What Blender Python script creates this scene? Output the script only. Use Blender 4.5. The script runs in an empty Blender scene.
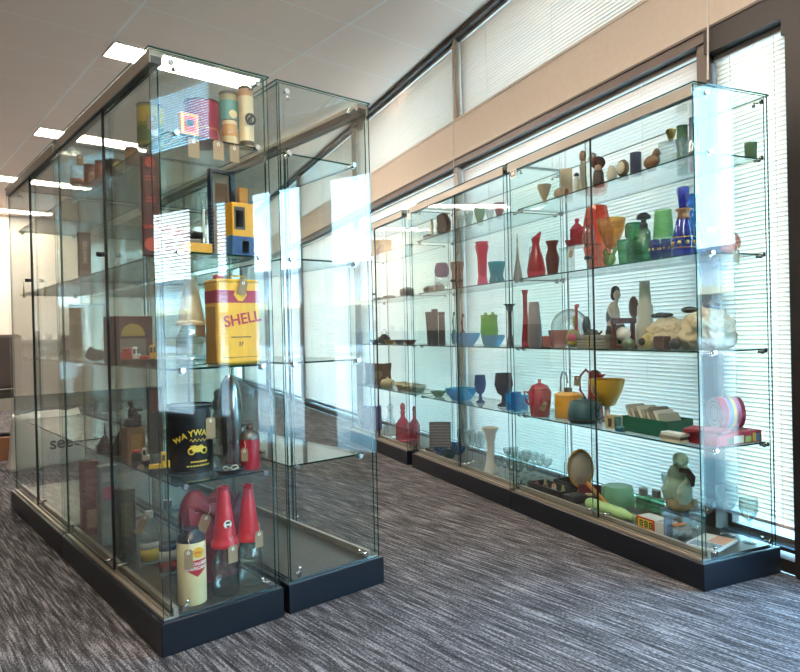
EXPO = 2.2
import bpy, bmesh, math, random
from math import sin, cos, pi, radians as rad
from mathutils import Vector, Matrix, noise
random.seed(7)
SC = bpy.context.scene
COL = SC.collection
# ---------------------------------------------------------------- frames
# World: Y runs along the two back-to-back cabinet pairs, Z up, camera at the origin.
DEL = rad(16.3048)                                  # the window wall is turned against the ceiling grid
DV = Vector((sin(DEL), cos(DEL), 0)); NV = Vector((cos(DEL), -sin(DEL), 0))
C0 = Vector((2.2763, 1.0685, 0))                    # near aisle corner of the window-side row
A0 = Vector((0.6807, 1.9188, 0))                    # near corner of the back-to-back block
def RP(v, n, z): return (C0 + DV*v + NV*n + Vector((0, 0, z)), -DEL)
def LP(u, v, z): return (A0 + Vector((u, v, z)), 0.0)
def WW(t, n, z=0): return C0 + DV*t + NV*n + Vector((0, 0, z))
S1, S2, S3, S4, SB = 1.5645, 1.2045, 0.8465, 0.4945, 0.1065   # shelf tops of the cabinets
# ---------------------------------------------------------------- materials
def lin(h):
    h = h.lstrip('#'); o = []
    for i in (0, 2, 4):
        c = int(h[i:i+2], 16)/255
        o.append(c/12.92 if c <= .04045 else ((c+.055)/1.055)**2.4)
    return (*o, 1)
MC = {}
def newmat(n):
    m = bpy.data.materials.new(n); m.use_nodes = True
    nt = m.node_tree; nt.nodes.clear()
    out = nt.nodes.new('ShaderNodeOutputMaterial')
    return m, nt, out
def M(hexc, rough=.45, metal=0.0, spec=.5, bump=0):
    k = (hexc, rough, metal, spec, bump)
    if k in MC: return MC[k]
    m, nt, out = newmat('paint_' + hexc.strip('#'))
    p = nt.nodes.new('ShaderNodeBsdfPrincipled')
    p.inputs['Base Color'].default_value = lin(hexc); p.inputs['Roughness'].default_value = rough
    p.inputs['Metallic'].default_value = metal; p.inputs['Specular IOR Level'].default_value = spec
    tc = nt.nodes.new('ShaderNodeTexCoord'); nz = nt.nodes.new('ShaderNodeTexNoise'); nz.inputs['Scale'].default_value = 40
    nt.links.new(tc.outputs['Object'], nz.inputs['Vector'])
    mx = nt.nodes.new('ShaderNodeMixRGB'); mx.blend_type = 'MULTIPLY'; mx.inputs[0].default_value = .12
    mx.inputs[1].default_value = lin(hexc); nt.links.new(nz.outputs['Fac'], mx.inputs[2])
    nt.links.new(mx.outputs[0], p.inputs['Base Color'])
    if bump:
        b = nt.nodes.new('ShaderNodeBump'); b.inputs['Strength'].default_value = bump; b.inputs['Distance'].default_value = .004
        nt.links.new(nz.outputs['Fac'], b.inputs['Height']); nt.links.new(b.outputs[0], p.inputs['Normal'])
    nt.links.new(p.outputs[0], out.inputs[0]); MC[k] = m
    return m
def mnode(nt, op, a, b=None):
    n = nt.nodes.new('ShaderNodeMath'); n.operation = op
    for i, x in enumerate((a, b)):
        if x is None: continue
        if isinstance(x, (int, float)): n.inputs[i].default_value = x
        else: nt.links.new(x, n.inputs[i])
    return n.outputs[0]
def facing(nt):
    g = nt.nodes.new('ShaderNodeNewGeometry'); d = nt.nodes.new('ShaderNodeVectorMath'); d.operation = 'DOT_PRODUCT'
    nt.links.new(g.outputs['Incoming'], d.inputs[0]); nt.links.new(g.outputs['Normal'], d.inputs[1])
    return mnode(nt, 'ABSOLUTE', d.outputs['Value'])
def schlick(nt, f0):
    c = facing(nt); k = mnode(nt, 'POWER', mnode(nt, 'SUBTRACT', 1.0, c), 5.0)
    return mnode(nt, 'ADD', mnode(nt, 'MULTIPLY', k, 1-f0), f0)
def pane(name, tint, f0=.045, diffuse=0.0):
    """Sheet glass or coloured glass, per surface: Fresnel mirror over a tinted see-through body."""
    k = (name,)
    if k in MC: return MC[k]
    m, nt, out = newmat(name)
    t = nt.nodes.new('ShaderNodeBsdfTransparent'); t.inputs[0].default_value = tint if isinstance(tint, tuple) else lin(tint)
    body = t.outputs[0]
    if diffuse and name != 'sheet_glass_edge':           # a slanting look passes through more glass: deeper tint at the outline
        c = t.inputs[0].default_value; lw = nt.nodes.new('ShaderNodeMixRGB'); lw.inputs[1].default_value = c
        lw.inputs[2].default_value = tuple(x**3.2*.75 for x in c[:3]) + (1,)
        nt.links.new(mnode(nt, 'POWER', mnode(nt, 'SUBTRACT', 1.0, facing(nt)), 2.2), lw.inputs[0]); nt.links.new(lw.outputs[0], t.inputs[0])
    if diffuse:
        d = nt.nodes.new('ShaderNodeBsdfTranslucent'); d.inputs[0].default_value = t.inputs[0].default_value
        e = nt.nodes.new('ShaderNodeBsdfDiffuse'); e.inputs[0].default_value = t.inputs[0].default_value
        m1 = nt.nodes.new('ShaderNodeMixShader'); m1.inputs[0].default_value = .3
        nt.links.new(d.outputs[0], m1.inputs[1]); nt.links.new(e.outputs[0], m1.inputs[2])
        m2 = nt.nodes.new('ShaderNodeMixShader'); m2.inputs[0].default_value = diffuse
        nt.links.new(body, m2.inputs[1]); nt.links.new(m1.outputs[0], m2.inputs[2]); body = m2.outputs[0]
    g = nt.nodes.new('ShaderNodeBsdfGlossy'); g.inputs['Roughness'].default_value = 0.0 if not diffuse else .03
    mx = nt.nodes.new('ShaderNodeMixShader'); nt.links.new(schlick(nt, f0), mx.inputs[0])
    nt.links.new(body, mx.inputs[1]); nt.links.new(g.outputs[0], mx.inputs[2]); nt.links.new(mx.outputs[0], out.inputs[0])
    MC[k] = m
    return m
GLASS = pane('sheet_glass', (.966, .993, .984, 1), .055)
GEDGE = pane('sheet_glass_edge', (.015, .11, .09, 1), .04, .3)
WGLASS = pane('window_glass', (.97, .98, .98, 1), .04)
CLEAR = pane('clear_glassware', (.90, .935, .935, 1), .11, .03)
CLEAR2 = pane('clear_bottle_glass', (.93, .955, .95, 1), .08, .03)
def CG(h, dif=.35):
    c = lin(h); return pane('glass_%s_%d' % (h.strip('#'), dif*100), tuple(min(1, x**.42*1.03) for x in c[:3]) + (1,), .05, dif*.42)
def emit(name, col, s):
    m, nt, out = newmat(name); e = nt.nodes.new('ShaderNodeEmission'); e.inputs[0].default_value = col; e.inputs[1].default_value = s
    nt.links.new(e.outputs[0], out.inputs[0]); return m
ALU = M('#a39b8f', .38, .35); ALUD = M('#4a4a4c', .4, .5); CHROME = M('#d8d8d8', .16, 1.0); DARKM = M('#1b1b1e', .4)
NAVY = M('#0d131d', .38); DECK = M('#3b3936', .3); KRAFT = M('#9c8468', .8); WHITE = M('#e9e6de', .6); STRING = M('#d9d2c0', .8)
BLACK = M('#15151a', .4)
# ---------------------------------------------------------------- mesh builder
class B:
    def __init__(s): s.bm = bmesh.new()
    def _xf(s, vs, mat, mi, smooth=None):
        if mat is not None:
            for v in vs: v.co = mat @ v.co
        fs = {f for v in vs for f in v.link_faces}
        for f in fs:
            f.material_index = mi
            if smooth is not None: f.smooth = smooth
        return s
    def box(s, x0, y0, z0, x1, y1, z1, bev=0, mi=0, mat=None, seg=1):
        r = bmesh.ops.create_cube(s.bm, size=1)['verts']
        for v in r:
            v.co = Vector(((x0+x1)/2 + v.co.x*(x1-x0), (y0+y1)/2 + v.co.y*(y1-y0), (z0+z1)/2 + v.co.z*(z1-z0)))
        if bev:
            es = list({e for v in r for e in v.link_edges})
            g = bmesh.ops.bevel(s.bm, geom=es, offset=bev, segments=seg, affect='EDGES', profile=.5)
            r = list({v for f in g['faces'] for v in f.verts} | {v for v in r if v.is_valid})
        return s._xf(r, mat, mi, False)
    def sheet(s, x0, y0, z0, x1, y1, z1):
        """Glass sheet: the two big faces take slot 0, the cut edges slot 1."""
        d = [x1-x0, y1-y0, z1-z0]; ax = d.index(min(d)); n0 = len(s.bm.faces)
        s.box(x0, y0, z0, x1, y1, z1); s.bm.faces.ensure_lookup_table()
        for f in s.bm.faces[n0:]:
            f.normal_update(); f.material_index = 0 if abs(f.normal[ax]) > .9 else 1
        return s
    def lathe(s, prof, R=1, H=1, z=0, x=0, y=0, seg=24, mi=0, mat=None, sx=1, sy=1, close=True, rib=0, nrib=8):
        rings = []; allv = []
        for (r, h) in prof:
            ring = []
            for i in range(seg):
                a = 2*pi*i/seg; q = max(r, .0008/R)*R*(1 + rib*cos(nrib*a))
                ring.append(s.bm.verts.new((x + q*cos(a)*sx, y + q*sin(a)*sy, z + h*H)))
            rings.append(ring); allv += ring
        for a, b in zip(rings, rings[1:]):
            for i in range(seg):
                s.bm.faces.new((a[i], a[(i+1) % seg], b[(i+1) % seg], b[i]))
        if close:
            s.bm.faces.new(rings[0][::-1]); s.bm.faces.new(rings[-1])
        return s._xf(allv, mat, mi, True)
    def hollow(s, prof, R, H, t=.06, **k):
        """Open vessel: the profile outside, the same drawn in inside."""
        inn = [(max(r-t, .02), max(h, .04)) for r, h in prof if h > .03][::-1]
        return s.lathe(prof + inn, R, H, **k)
    def cyl(s, p, q, r, r2=None, seg=12, mi=0, smooth=True, mat=None):
        p, q = Vector(p), Vector(q); d = q-p; rot = d.to_track_quat('Z', 'Y').to_matrix().to_4x4()
        g = bmesh.ops.create_cone(s.bm, cap_ends=True, segments=seg, radius1=r, radius2=r if r2 is None else r2, depth=d.length)['verts']
        m = Matrix.Translation((p+q)/2) @ rot
        if mat is not None: m = mat @ m
        s._xf(g, m, mi, smooth)
        for f in {f for v in g for f in v.link_faces}:
            if len(f.verts) > 4: f.smooth = False
        return s
    def ball(s, c, rx, ry=None, rz=None, mi=0, seg=14, rot=None):
        g = bmesh.ops.create_uvsphere(s.bm, u_segments=seg, v_segments=max(6, seg*2//3), radius=1)['verts']
        m = Matrix.Translation(c) @ (rot.to_matrix().to_4x4() if rot else Matrix()) @ Matrix.Diagonal((rx, ry or rx, rz or rx, 1))
        return s._xf(g, m, mi, True)
    def tube(s, pts, r, seg=8, mi=0, closed=False):
        pts = [Vector(p) for p in pts]; n = len(pts); rings = []; allv = []
        for i, p in enumerate(pts):
            a = pts[i-1] if (i or closed) else p; b = pts[(i+1) % n] if (i < n-1 or closed) else p
            q = (b-a).to_track_quat('Z', 'X'); rr = r[i] if isinstance(r, (list, tuple)) else r
            ring = [s.bm.verts.new(p + q @ Vector((rr*cos(2*pi*k/seg), rr*sin(2*pi*k/seg), 0))) for k in range(seg)]
            rings.append(ring); allv += ring
        pr = list(zip(rings, rings[1:])) + ([(rings[-1], rings[0])] if closed else [])
        for a, b in pr:
            off = 0
            if a is rings[-1]: off = min(range(seg), key=lambda o: (a[0].co-b[o].co).length)
            for k in range(seg): s.bm.faces.new((a[k], a[(k+1) % seg], b[(k+1+off) % seg], b[(k+off) % seg]))
        if not closed: s.bm.faces.new(rings[0][::-1]); s.bm.faces.new(rings[-1])
        return s._xf(allv, None, mi, True)
    def prism(s, poly, d, mi=0, mat=None, smooth=False):
        """Polygon in the local XZ plane, thickness d along +Y."""
        a = [s.bm.verts.new((x, 0, z)) for x, z in poly]; b = [s.bm.verts.new((x, d, z)) for x, z in poly]
        s.bm.faces.new(a); s.bm.faces.new(b[::-1]); n = len(poly)
        for i in range(n): s.bm.faces.new((a[(i+1) % n], a[i], b[i], b[(i+1) % n]))
        return s._xf(a+b, mat, mi, smooth)
    def build(s, name, mats, parent=None, loc=None, rz=0, sharp=None):
        bmesh.ops.recalc_face_normals(s.bm, faces=s.bm.faces)
        me = bpy.data.meshes.new(name); s.bm.to_mesh(me); s.bm.free()
        for m in (mats if isinstance(mats, (list, tuple)) else [mats]): me.materials.append(m)
        if sharp: me.set_sharp_from_angle(angle=rad(sharp))
        o = bpy.data.objects.new(name, me); COL.objects.link(o)
        if parent: o.parent = parent
        if loc is not None: o.location = loc
        if rz: o.rotation_euler = (0, 0, rz)
        return o
def tag(o, label, cat, group=None, kind=None):
    if label: o['label'] = label
    if cat: o['category'] = cat
    if group: o['group'] = group
    if kind: o['kind'] = kind
    return o
def thing(name, label, cat, P, rz=0, group=None):
    o = bpy.data.objects.new(name, None); COL.objects.link(o); o.empty_display_size = .05
    o.location = P[0]; o.rotation_euler = (0, 0, P[1] + rz)
    return tag(o, label, cat, group)
def solo(b, name, label, cat, P, mats, rz=0, group=None, sharp=40):
    """A thing that is one mesh."""
    return tag(b.build(name, mats, None, P[0], P[1]+rz, sharp), label, cat, group)
def copy_tree(o, parent=None):
    c = o.copy(); COL.objects.link(c)
    if parent: c.parent = parent
    for ch in list(o.children): copy_tree(ch, c)
    return c
def struct(b, name, mats, parent=None, loc=None, rz=0):
    o = b.build(name, mats, parent, loc, rz)
    if parent is None: o['kind'] = 'structure'
    return o
def blob(build, name, mats, parent=None, P=None, rz=0, vox=.006):
    """A modelled figure: its rough volumes are fused into one smooth continuous surface."""
    o = build.build(name, mats, parent, P[0] if P else None, (P[1] if P else 0)+rz)
    r = o.modifiers.new('fuse', 'REMESH'); r.mode = 'VOXEL'; r.voxel_size = vox; r.use_smooth_shade = True
    s = o.modifiers.new('smooth', 'SMOOTH'); s.iterations = 4; s.factor = .5
    return o
def text(body, size, mat, parent, m, name='lettering', depth=.0006, spacing=1.0, bend=0):
    """Raised lettering. Local: reads along +X, up +Z, faces -Y; m places it."""
    c = bpy.data.curves.new(name, 'FONT'); c.body = body; c.size = size; c.align_x = 'CENTER'; c.align_y = 'CENTER'
    c.extrude = depth; c.offset = size*.018; c.space_character = spacing
    t = bpy.data.objects.new('tmp', c); COL.objects.link(t)
    dg = bpy.context.evaluated_depsgraph_get(); me = bpy.data.meshes.new_from_object(t.evaluated_get(dg))
    COL.objects.unlink(t); bpy.data.objects.remove(t); bpy.data.curves.remove(c)
    me.name = name; me.transform(Matrix.Rotation(pi/2, 4, 'X'))
    if bend:                                            # wrap round a cylinder of this radius, axis Z
        for v in me.vertices:
            a = v.co.x/bend; rr = bend - v.co.y
            v.co = Vector((rr*sin(a), -rr*cos(a), v.co.z))
    me.transform(m); me.materials.clear(); me.materials.append(mat)
    o = bpy.data.objects.new(name, me); COL.objects.link(o); o.parent = parent
    return o
def T(x, y, z, rz=0, ry=0): return Matrix.Translation((x, y, z)) @ Matrix.Rotation(rz, 4, 'Z') @ Matrix.Rotation(ry, 4, 'Y')
def price_tag(parent, x, y, z, w=.03, h=.055, rz=0, tilt=0, hang=.03, face=-1):
    """Kraft paper price tag hanging by a string, eyelet near its top; faces local -Y before rz."""
    m = T(x, y, z, rz, tilt)
    b = B(); b.prism([(-w/2, -h), (w/2, -h), (w/2, -.006), (w/2-.006, 0), (-w/2+.006, 0), (-w/2, -.006)], .0012, mat=m)
    t = b.build('price_tag', KRAFT, parent)
    e = B(); e.cyl((0, -.0012, -.011), (0, .0002, -.011), .0052, seg=12, mat=m).cyl((0, -.0018, -.011), (0, -.0008, -.011), .002, seg=8, mi=1, mat=m)
    e.build('eyelet', [WHITE, BLACK], t)
    s = B(); s.tube([m @ Vector((0, -.001, -.011)), m @ Vector((.004, 0, hang*.5)), m @ Vector((.0, .004, hang))], .0009, 5); s.build('string', STRING, t)
    return t
# ---------------------------------------------------------------- camera
FPX = 651.7456
yaw, pit, rol = rad(40.2109), rad(-.3662), rad(-1.3586)
F = Vector((sin(yaw)*cos(pit), cos(yaw)*cos(pit), sin(pit))); r0 = Vector((cos(yaw), -sin(yaw), 0)); u0 = r0.cross(F)
R_ = r0*cos(rol) + u0*sin(rol); U_ = u0*cos(rol) - r0*sin(rol)
cam = bpy.data.cameras.new('camera'); co = bpy.data.objects.new('camera', cam); COL.objects.link(co)
cam.sensor_fit = 'HORIZONTAL'; cam.sensor_width = 36; cam.lens = FPX/800*36; cam.clip_start = .05; cam.clip_end = 300
mw = Matrix((R_, U_, -F)).transposed().to_4x4(); mw.translation = (0, 0, .9418); co.matrix_world = mw
SC.camera = co
# ---------------------------------------------------------------- room shell
ZC, ZS, ZH, NW = 3.067, 2.459, 2.164, .415          # ceiling, upper sill, lower head, inner face of the window wall
YB, YF, XL = 12.7, -5.0, -6.0
def wx(y, n=NW):                                     # X of the window wall's inner face at this Y
    p = WW(0, n); return p.x + (y-p.y)*math.tan(DEL)
def carpet():
    m, nt, out = newmat('streaky_grey_carpet')
    p = nt.nodes.new('ShaderNodeBsdfPrincipled'); p.inputs['Roughness'].default_value = .95; p.inputs['Specular IOR Level'].default_value = .12
    tc = nt.nodes.new('ShaderNodeTexCoord')
    def nz(sx, sy, det, rough=.6):
        mp = nt.nodes.new('ShaderNodeMapping'); mp.inputs['Scale'].default_value = (sx, sy, 1)
        n = nt.nodes.new('ShaderNodeTexNoise'); n.inputs['Scale'].default_value = 1; n.inputs['Detail'].default_value = det; n.inputs['Roughness'].default_value = rough
        nt.links.new(tc.outputs['Object'], mp.inputs[0]); nt.links.new(mp.outputs[0], n.inputs['Vector']); return n.outputs['Fac']
    a = nz(105, 5.5, 3); b = nz(300, 90, 2); c = nz(26, 2.2, 2)
    s = mnode(nt, 'ADD', mnode(nt, 'ADD', mnode(nt, 'MULTIPLY', a, .62), mnode(nt, 'MULTIPLY', b, .42)), mnode(nt, 'MULTIPLY', c, .16))
    r = nt.nodes.new('ShaderNodeValToRGB'); nt.links.new(s, r.inputs[0])
    e = r.color_ramp.elements; e[0].position = .45; e[0].color = lin('#1d1e20'); e[1].position = .76; e[1].color = lin('#98969a')
    q = e.new(.6); q.color = lin('#48474a')
    nt.links.new(r.outputs[0], p.inputs['Base Color'])
    bu = nt.nodes.new('ShaderNodeBump'); bu.inputs['Strength'].default_value = .5; bu.inputs['Distance'].default_value = .004
    nt.links.new(b, bu.inputs['Height']); nt.links.new(bu.outputs[0], p.inputs['Normal']); nt.links.new(p.outputs[0], out.inputs[0])
    return m
def slab(b, z0, z1, n=NW):
    vs = [b.bm.verts.new((x, y, z)) for z in (z0, z1) for x, y in ((XL, YF), (wx(YF, n), YF), (wx(YB, n), YB), (XL, YB))]
    for q in ((3, 2, 1, 0), (4, 5, 6, 7), (0, 1, 5, 4), (1, 2, 6, 5), (2, 3, 7, 6), (3, 0, 4, 7)): b.bm.faces.new([vs[i] for i in q])
    return b
struct(slab(B(), -.1, 0), 'floor', carpet())
def ceiling_mat():
    m, nt, out = newmat('ceiling_tiles')
    p = nt.nodes.new('ShaderNodeBsdfPrincipled'); p.inputs['Roughness'].default_value = .85; p.inputs['Specular IOR Level'].default_value = .2
    tc = nt.nodes.new('ShaderNodeTexCoord'); sp = nt.nodes.new('ShaderNodeSeparateXYZ'); nt.links.new(tc.outputs['Object'], sp.inputs[0])
    def line(o, off, per, w):
        f = mnode(nt, 'FRACT', mnode(nt, 'DIVIDE', mnode(nt, 'ADD', o, 60*per - off), per))
        return mnode(nt, 'LESS_THAN', f, w/per)
    l1 = line(sp.outputs['X'], 1.468, 1.2, .018); l2 = line(sp.outputs['Y'], 4.825, .6, .010)
    l = mnode(nt, 'MAXIMUM', l1, l2)
    nz = nt.nodes.new('ShaderNodeTexNoise'); nz.inputs['Scale'].default_value = 1.3; nt.links.new(tc.outputs['Object'], nz.inputs['Vector'])
    mx = nt.nodes.new('ShaderNodeMixRGB'); mx.inputs[1].default_value = lin('#fbe0cc'); mx.inputs[2].default_value = lin('#f4d9c5'); nt.links.new(nz.outputs['Fac'], mx.inputs[0])
    m2 = nt.nodes.new('ShaderNodeMixRGB'); nt.links.new(l, m2.inputs[0]); nt.links.new(mx.outputs[0], m2.inputs[1]); m2.inputs[2].default_value = lin('#fbeee2')
    nt.links.new(m2.outputs[0], p.inputs['Base Color']); nt.links.new(p.outputs[0], out.inputs[0]); return m
struct(slab(B(), ZC, ZC+.2, NW+.3), 'ceiling', ceiling_mat())
PLAST = M('#cdc1b2', .8); CREAM = M('#efe6d8', .8); BRN = M('#6b5f57', .5); DBRN = M('#231d1b', .5); GREYP = M('#8e8a82', .8)
struct(B().box(XL-.2, YB, 0, wx(YB)+.6, YB+.2, ZC+.2), 'wall_back', M('#e9ddd0', .8))
struct(B().box(XL-.2, YF-.2, 0, wx(YF)+.6, YF, ZC+.2), 'wall_front', CREAM)
struct(B().box(XL-.2, YF-.2, 0, XL, YB+.2, ZC+.2), 'wall_left', M('#7d756c', .8))
def wbox(b, t0, t1, n0, n1, z0, z1, bev=0, mi=0):    # box in window-wall coordinates (x = n, y = t)
    return b.box(n0, t0, z0, n1, t1, z1, bev, mi)
T0, T1 = -7.2, 12.6
WR_ = dict(loc=C0, rz=-DEL)
struct(wbox(wbox(B(), T0, T1, NW, NW+.16, ZH, ZS), T0, T1, NW-.004, NW+.02, ZS-.018, ZS), 'wall_right', PLAST, **WR_)
struct(wbox(B(), T0, T1, NW-.01, NW+.2, ZC-.035, ZC), 'trim_1', M('#5d5149', .6), **WR_)          # under the ceiling
struct(wbox(wbox(B(), -.02, T1, NW-.012, NW+.1, ZH-.045, ZH-.003), -.02, T1, NW-.02, NW+.1, ZH-.003, ZH+.008), 'trim_2', BRN, **WR_)  # head rail
struct(wbox(wbox(B(), -.055, T1, NW+.005, NW+.1, 0, .05), -.055, T1, NW+.03, NW+.09, .07, .085), 'trim_3', DBRN, **WR_)   # window foot rail
k = 4
for t, w, mt in ((-.14, .082, DBRN), (.300, .05, BRN), (2.44, .045, M('#b9b1a6', .6)), (4.60, .05, BRN), (6.76, .05, BRN), (8.92, .05, BRN), (11.08, .05, BRN),
                 (-.98, .17, DBRN), (-1.72, .15, DBRN), (-2.13, .145, DBRN), (-4.2, .08, DBRN)):
    dark = t < 0
    struct(wbox(B(), t, t+w, NW-.02 if dark else NW, NW+.12, 0, ZH), 'trim_%d' % k, mt, **WR_); k += 1
for t in (-1.9, .27, 2.44, 4.60, 6.76, 8.92, 11.08, -4.2):
    struct(wbox(B(), t, t+.04, NW, NW+.12, ZS, ZC-.035), 'trim_%d' % k, M('#b5a08b', .7), **WR_); k += 1
# dark header over the door bays and over the narrow window
struct(wbox(B(), T0, -.04, NW-.015, NW+.12, 2.0, ZH), 'trim_%d' % k, DBRN, **WR_); k += 1
struct(wbox(B(), -.04, .30, NW-.015, NW+.1, ZH-.1, ZH-.002), 'trim_%d' % k, DBRN, **WR_); k += 1
struct(wbox(B(), -1.58, -.125, NW, NW+.1, 0, .09), 'trim_%d' % k, DBRN, **WR_); k += 1
struct(wbox(B(), T0, -1.6, NW, NW+.1, 0, .3), 'trim_%d' % k, DBRN, **WR_); k += 1
struct(wbox(B(), T0, -4.2, NW, NW+.12, .3, 2.0), 'trim_%d' % k, PLAST, **WR_); k += 1
struct(wbox(B(), T0, -6.2, NW, NW+.12, ZS, ZC), 'trim_%d' % k, PLAST, **WR_); k += 1
wn = 1
def window(t0, t1, z0, z1, fr=.02):
    global wn
    o = bpy.data.objects.new('window_%d' % wn, None); COL.objects.link(o); o.location = C0; o.rotation_euler = (0, 0, -DEL); o['kind'] = 'structure'
    wn += 1
    b = B()
    for (a, c, d, e) in ((t0, t1, z0, z0+fr), (t0, t1, z1-fr, z1), (t0, t0+fr, z0+fr, z1-fr), (t1-fr, t1, z0+fr, z1-fr)): wbox(b, a, c, NW+.07, NW+.11, d, e)
    b.build('window_frame', BRN, o)
    B().box(NW+.087, t0+fr, z0+fr, NW+.093, t1-fr, z1-fr).build('window_pane', WGLASS, o)
    return o
LW = [(-.055, .298), (.352, 2.438), (2.487, 4.598), (4.652, 6.758), (6.812, 8.918), (8.972, 11.078)]
UW = [(-6.2, -4.16), (-4.1, -1.91), (-1.85, .268), (.312, 2.438), (2.482, 4.598), (4.642, 6.758), (6.802, 8.918), (8.962, 11.078)]
for a, b_ in LW: window(a, b_, .09, ZH-.05)
for a, b_ in UW: window(a, b_, ZS, ZC-.036)
for a, b_ in ((-1.98, -1.725), (-4.118, -2.14)): window(a, b_, .3, 2.0)
dn = 1
for a, b_ in ((-.815, -.128), (-1.57, -.975)):     # the glazed entrance leaves, no blinds
    o = bpy.data.objects.new('door_%d' % dn, None); COL.objects.link(o); o.location = C0; o.rotation_euler = (0, 0, -DEL); o['kind'] = 'structure'; dn += 1
    b = B()
    for (q, c, d, e) in ((a, b_, .095, .16), (a, b_, 1.98, 1.998), (a, a+.014, .16, 1.98), (b_-.014, b_, .16, 1.98)): wbox(b, q, c, NW+.03, NW+.07, d, e)
    b.build('door_frame', DBRN, o); B().box(NW+.047, a+.014, .16, NW+.053, b_-.014, 1.98).build('door_pane', WGLASS, o)
    x = NW-.01; B().tube([(x+.045, b_-.017, .85), (x, b_-.017, .87), (x, b_-.017, 1.15), (x+.045, b_-.017, 1.17)], .009).build('door_handle', CHROME, o)
# venetian blinds
def slat_mat(name, TRANS, cd, ct):
    m, nt, out = newmat(name)
    d = nt.nodes.new('ShaderNodeBsdfDiffuse'); d.inputs[0].default_value = lin(cd)
    t = nt.nodes.new('ShaderNodeBsdfTranslucent'); t.inputs[0].default_value = lin(ct)
    mx = nt.nodes.new('ShaderNodeMixShader'); mx.inputs[0].default_value = TRANS
    nt.links.new(d.outputs[0], mx.inputs[1]); nt.links.new(t.outputs[0], mx.inputs[2]); nt.links.new(mx.outputs[0], out.inputs[0]); return m
SLAT = slat_mat('blind_slat_white', .46, '#dedcda', '#f8e2d4'); SLATB = slat_mat('blind_slat_sheer', .6, '#e6e2de', '#fff0e2'); SLATU = slat_mat('blind_slat_pale_grey', .42, '#d6d0cb', '#f3dccb')
def blind(t0, t1, z0, z1, pitch, label, nn=NW+.045, wide=1.12, ang=68, mt=None):
    o = tag(bpy.data.objects.new('venetian_blind', None), label, 'blind'); COL.objects.link(o); o.location = C0; o.rotation_euler = (0, 0, -DEL)
    wbox(B(), t0, t1, nn-.012, nn+.012, z1-.025, z1, .002).build('head_rail', M('#cfc8c0', .5), o)
    wbox(B(), t0, t1, nn-.01, nn+.01, z0, z0+.014, .003).build('bottom_rail', M('#cfc8c0', .5), o)
    b = B(); n = int((z1-.03-z0-.02)/pitch); h = pitch*wide/2; ca, sa = cos(rad(ang))*h, sin(rad(ang))*h
    for i in range(n):
        z = z0+.022+pitch*(i+.5)
        # a slightly cupped strip, tilted shut, upper edge towards the room
        p = [(-ca, sa), (.25*ca-.0016, -.1*sa), (ca, -sa)]
        vs = [[b.bm.verts.new((nn+x+dx, t, z+q)) for x, q in p] for t in (t0+.004, t1-.004) for dx in (0, .0005)]
        for a, c in ((vs[0], vs[2]), (vs[1], vs[3])):
            for j in (0, 1): b.bm.faces.new((a[j], a[j+1], c[j+1], c[j])).smooth = True
        for j in (0, 1):
            b.bm.faces.new((vs[0][j], vs[0][j+1], vs[1][j+1], vs[1][j])); b.bm.faces.new((vs[2][j], vs[2][j+1], vs[3][j+1], vs[3][j]))
        for j in (0, 2): b.bm.faces.new((vs[0][j], vs[2][j], vs[3][j], vs[1][j]))
    b.build('slats', mt or (SLATU if z0 > 2.3 else SLAT), o)
    L = t1-t0; m = max(2, round(L/.7))
    for i in range(m):
        t = t0 + L*(i+.5)/m if m > 2 else t0 + L*(.22 + .56*i)
        B().tube([(nn-ca-.004, t, z0+.01), (nn-ca-.004, t, z1-.02)], .0014, 5).build('ladder_cord', M('#e4dfd8', .7), o)
    return o
blind(-.05, .294, .155, ZH-.101, .018, 'white venetian blind in the narrow window beside the dark door post', ang=66, wide=1.3, mt=SLATB)
LBL = ['white venetian blind behind the cabinet of coloured glass and ceramics, below the beam', 'white lower venetian blind behind the cabinet of blue bowls and clear glasses',
       'white lower venetian blind behind the far cabinet of red decanters', 'white lower venetian blind farther down the wall, past the window-side cabinets', 'last white lower venetian blind before the back wall']
for (a, b_), l in zip(LW[1:], LBL): blind(a+.006, b_-.006, .095, ZH-.046, .018, l)
for (a, b_), l in zip(UW, ['upper venetian blind in the corner past the entrance doors', 'upper venetian blind above the slim blind by the entrance', 'white upper venetian blind above the entrance doors', 'white upper venetian blind above the beam, over the near window-side cabinet', 'white upper venetian blind above the beam, past the upper mullion',
       'third white upper venetian blind above the beam, seen through the empty glass cabinet', 'fourth white upper venetian blind above the beam', 'upper venetian blind nearest the back wall']):
    blind(a+.006, b_-.006, ZS+.004, ZC-.036, .0205, l, ang=64 if a > -1.9 else 25, wide=1.12 if a > -1.9 else .8)
blind(-1.975, -1.73, .31, 1.99, .0285, 'slim white venetian blind beside the entrance doors', ang=14, wide=.8)
blind(-4.11, -2.145, .31, 1.99, .0285, 'wide white venetian blind on the far side of the entrance doors', ang=14, wide=.8)
# lift cord hanging over the beam by the upper mullion and over the near one
for (t, lab) in ((2.43, 'thin pale lift cord hanging over the beam at the far mullion'), (.255, 'clear tilt wand hanging over the beam above the near cabinet corner')):
    solo(B().tube([WW(t, NW-.012, ZS+.35)-C0, WW(t, NW-.03, ZS)-C0, WW(t+.015, NW-.03, 1.95)-C0], .0045 if t < 1 else .002, 6), 'blind_cord', lab, 'cord', (C0.copy(), 0), M('#d8d2c8', .5))
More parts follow.
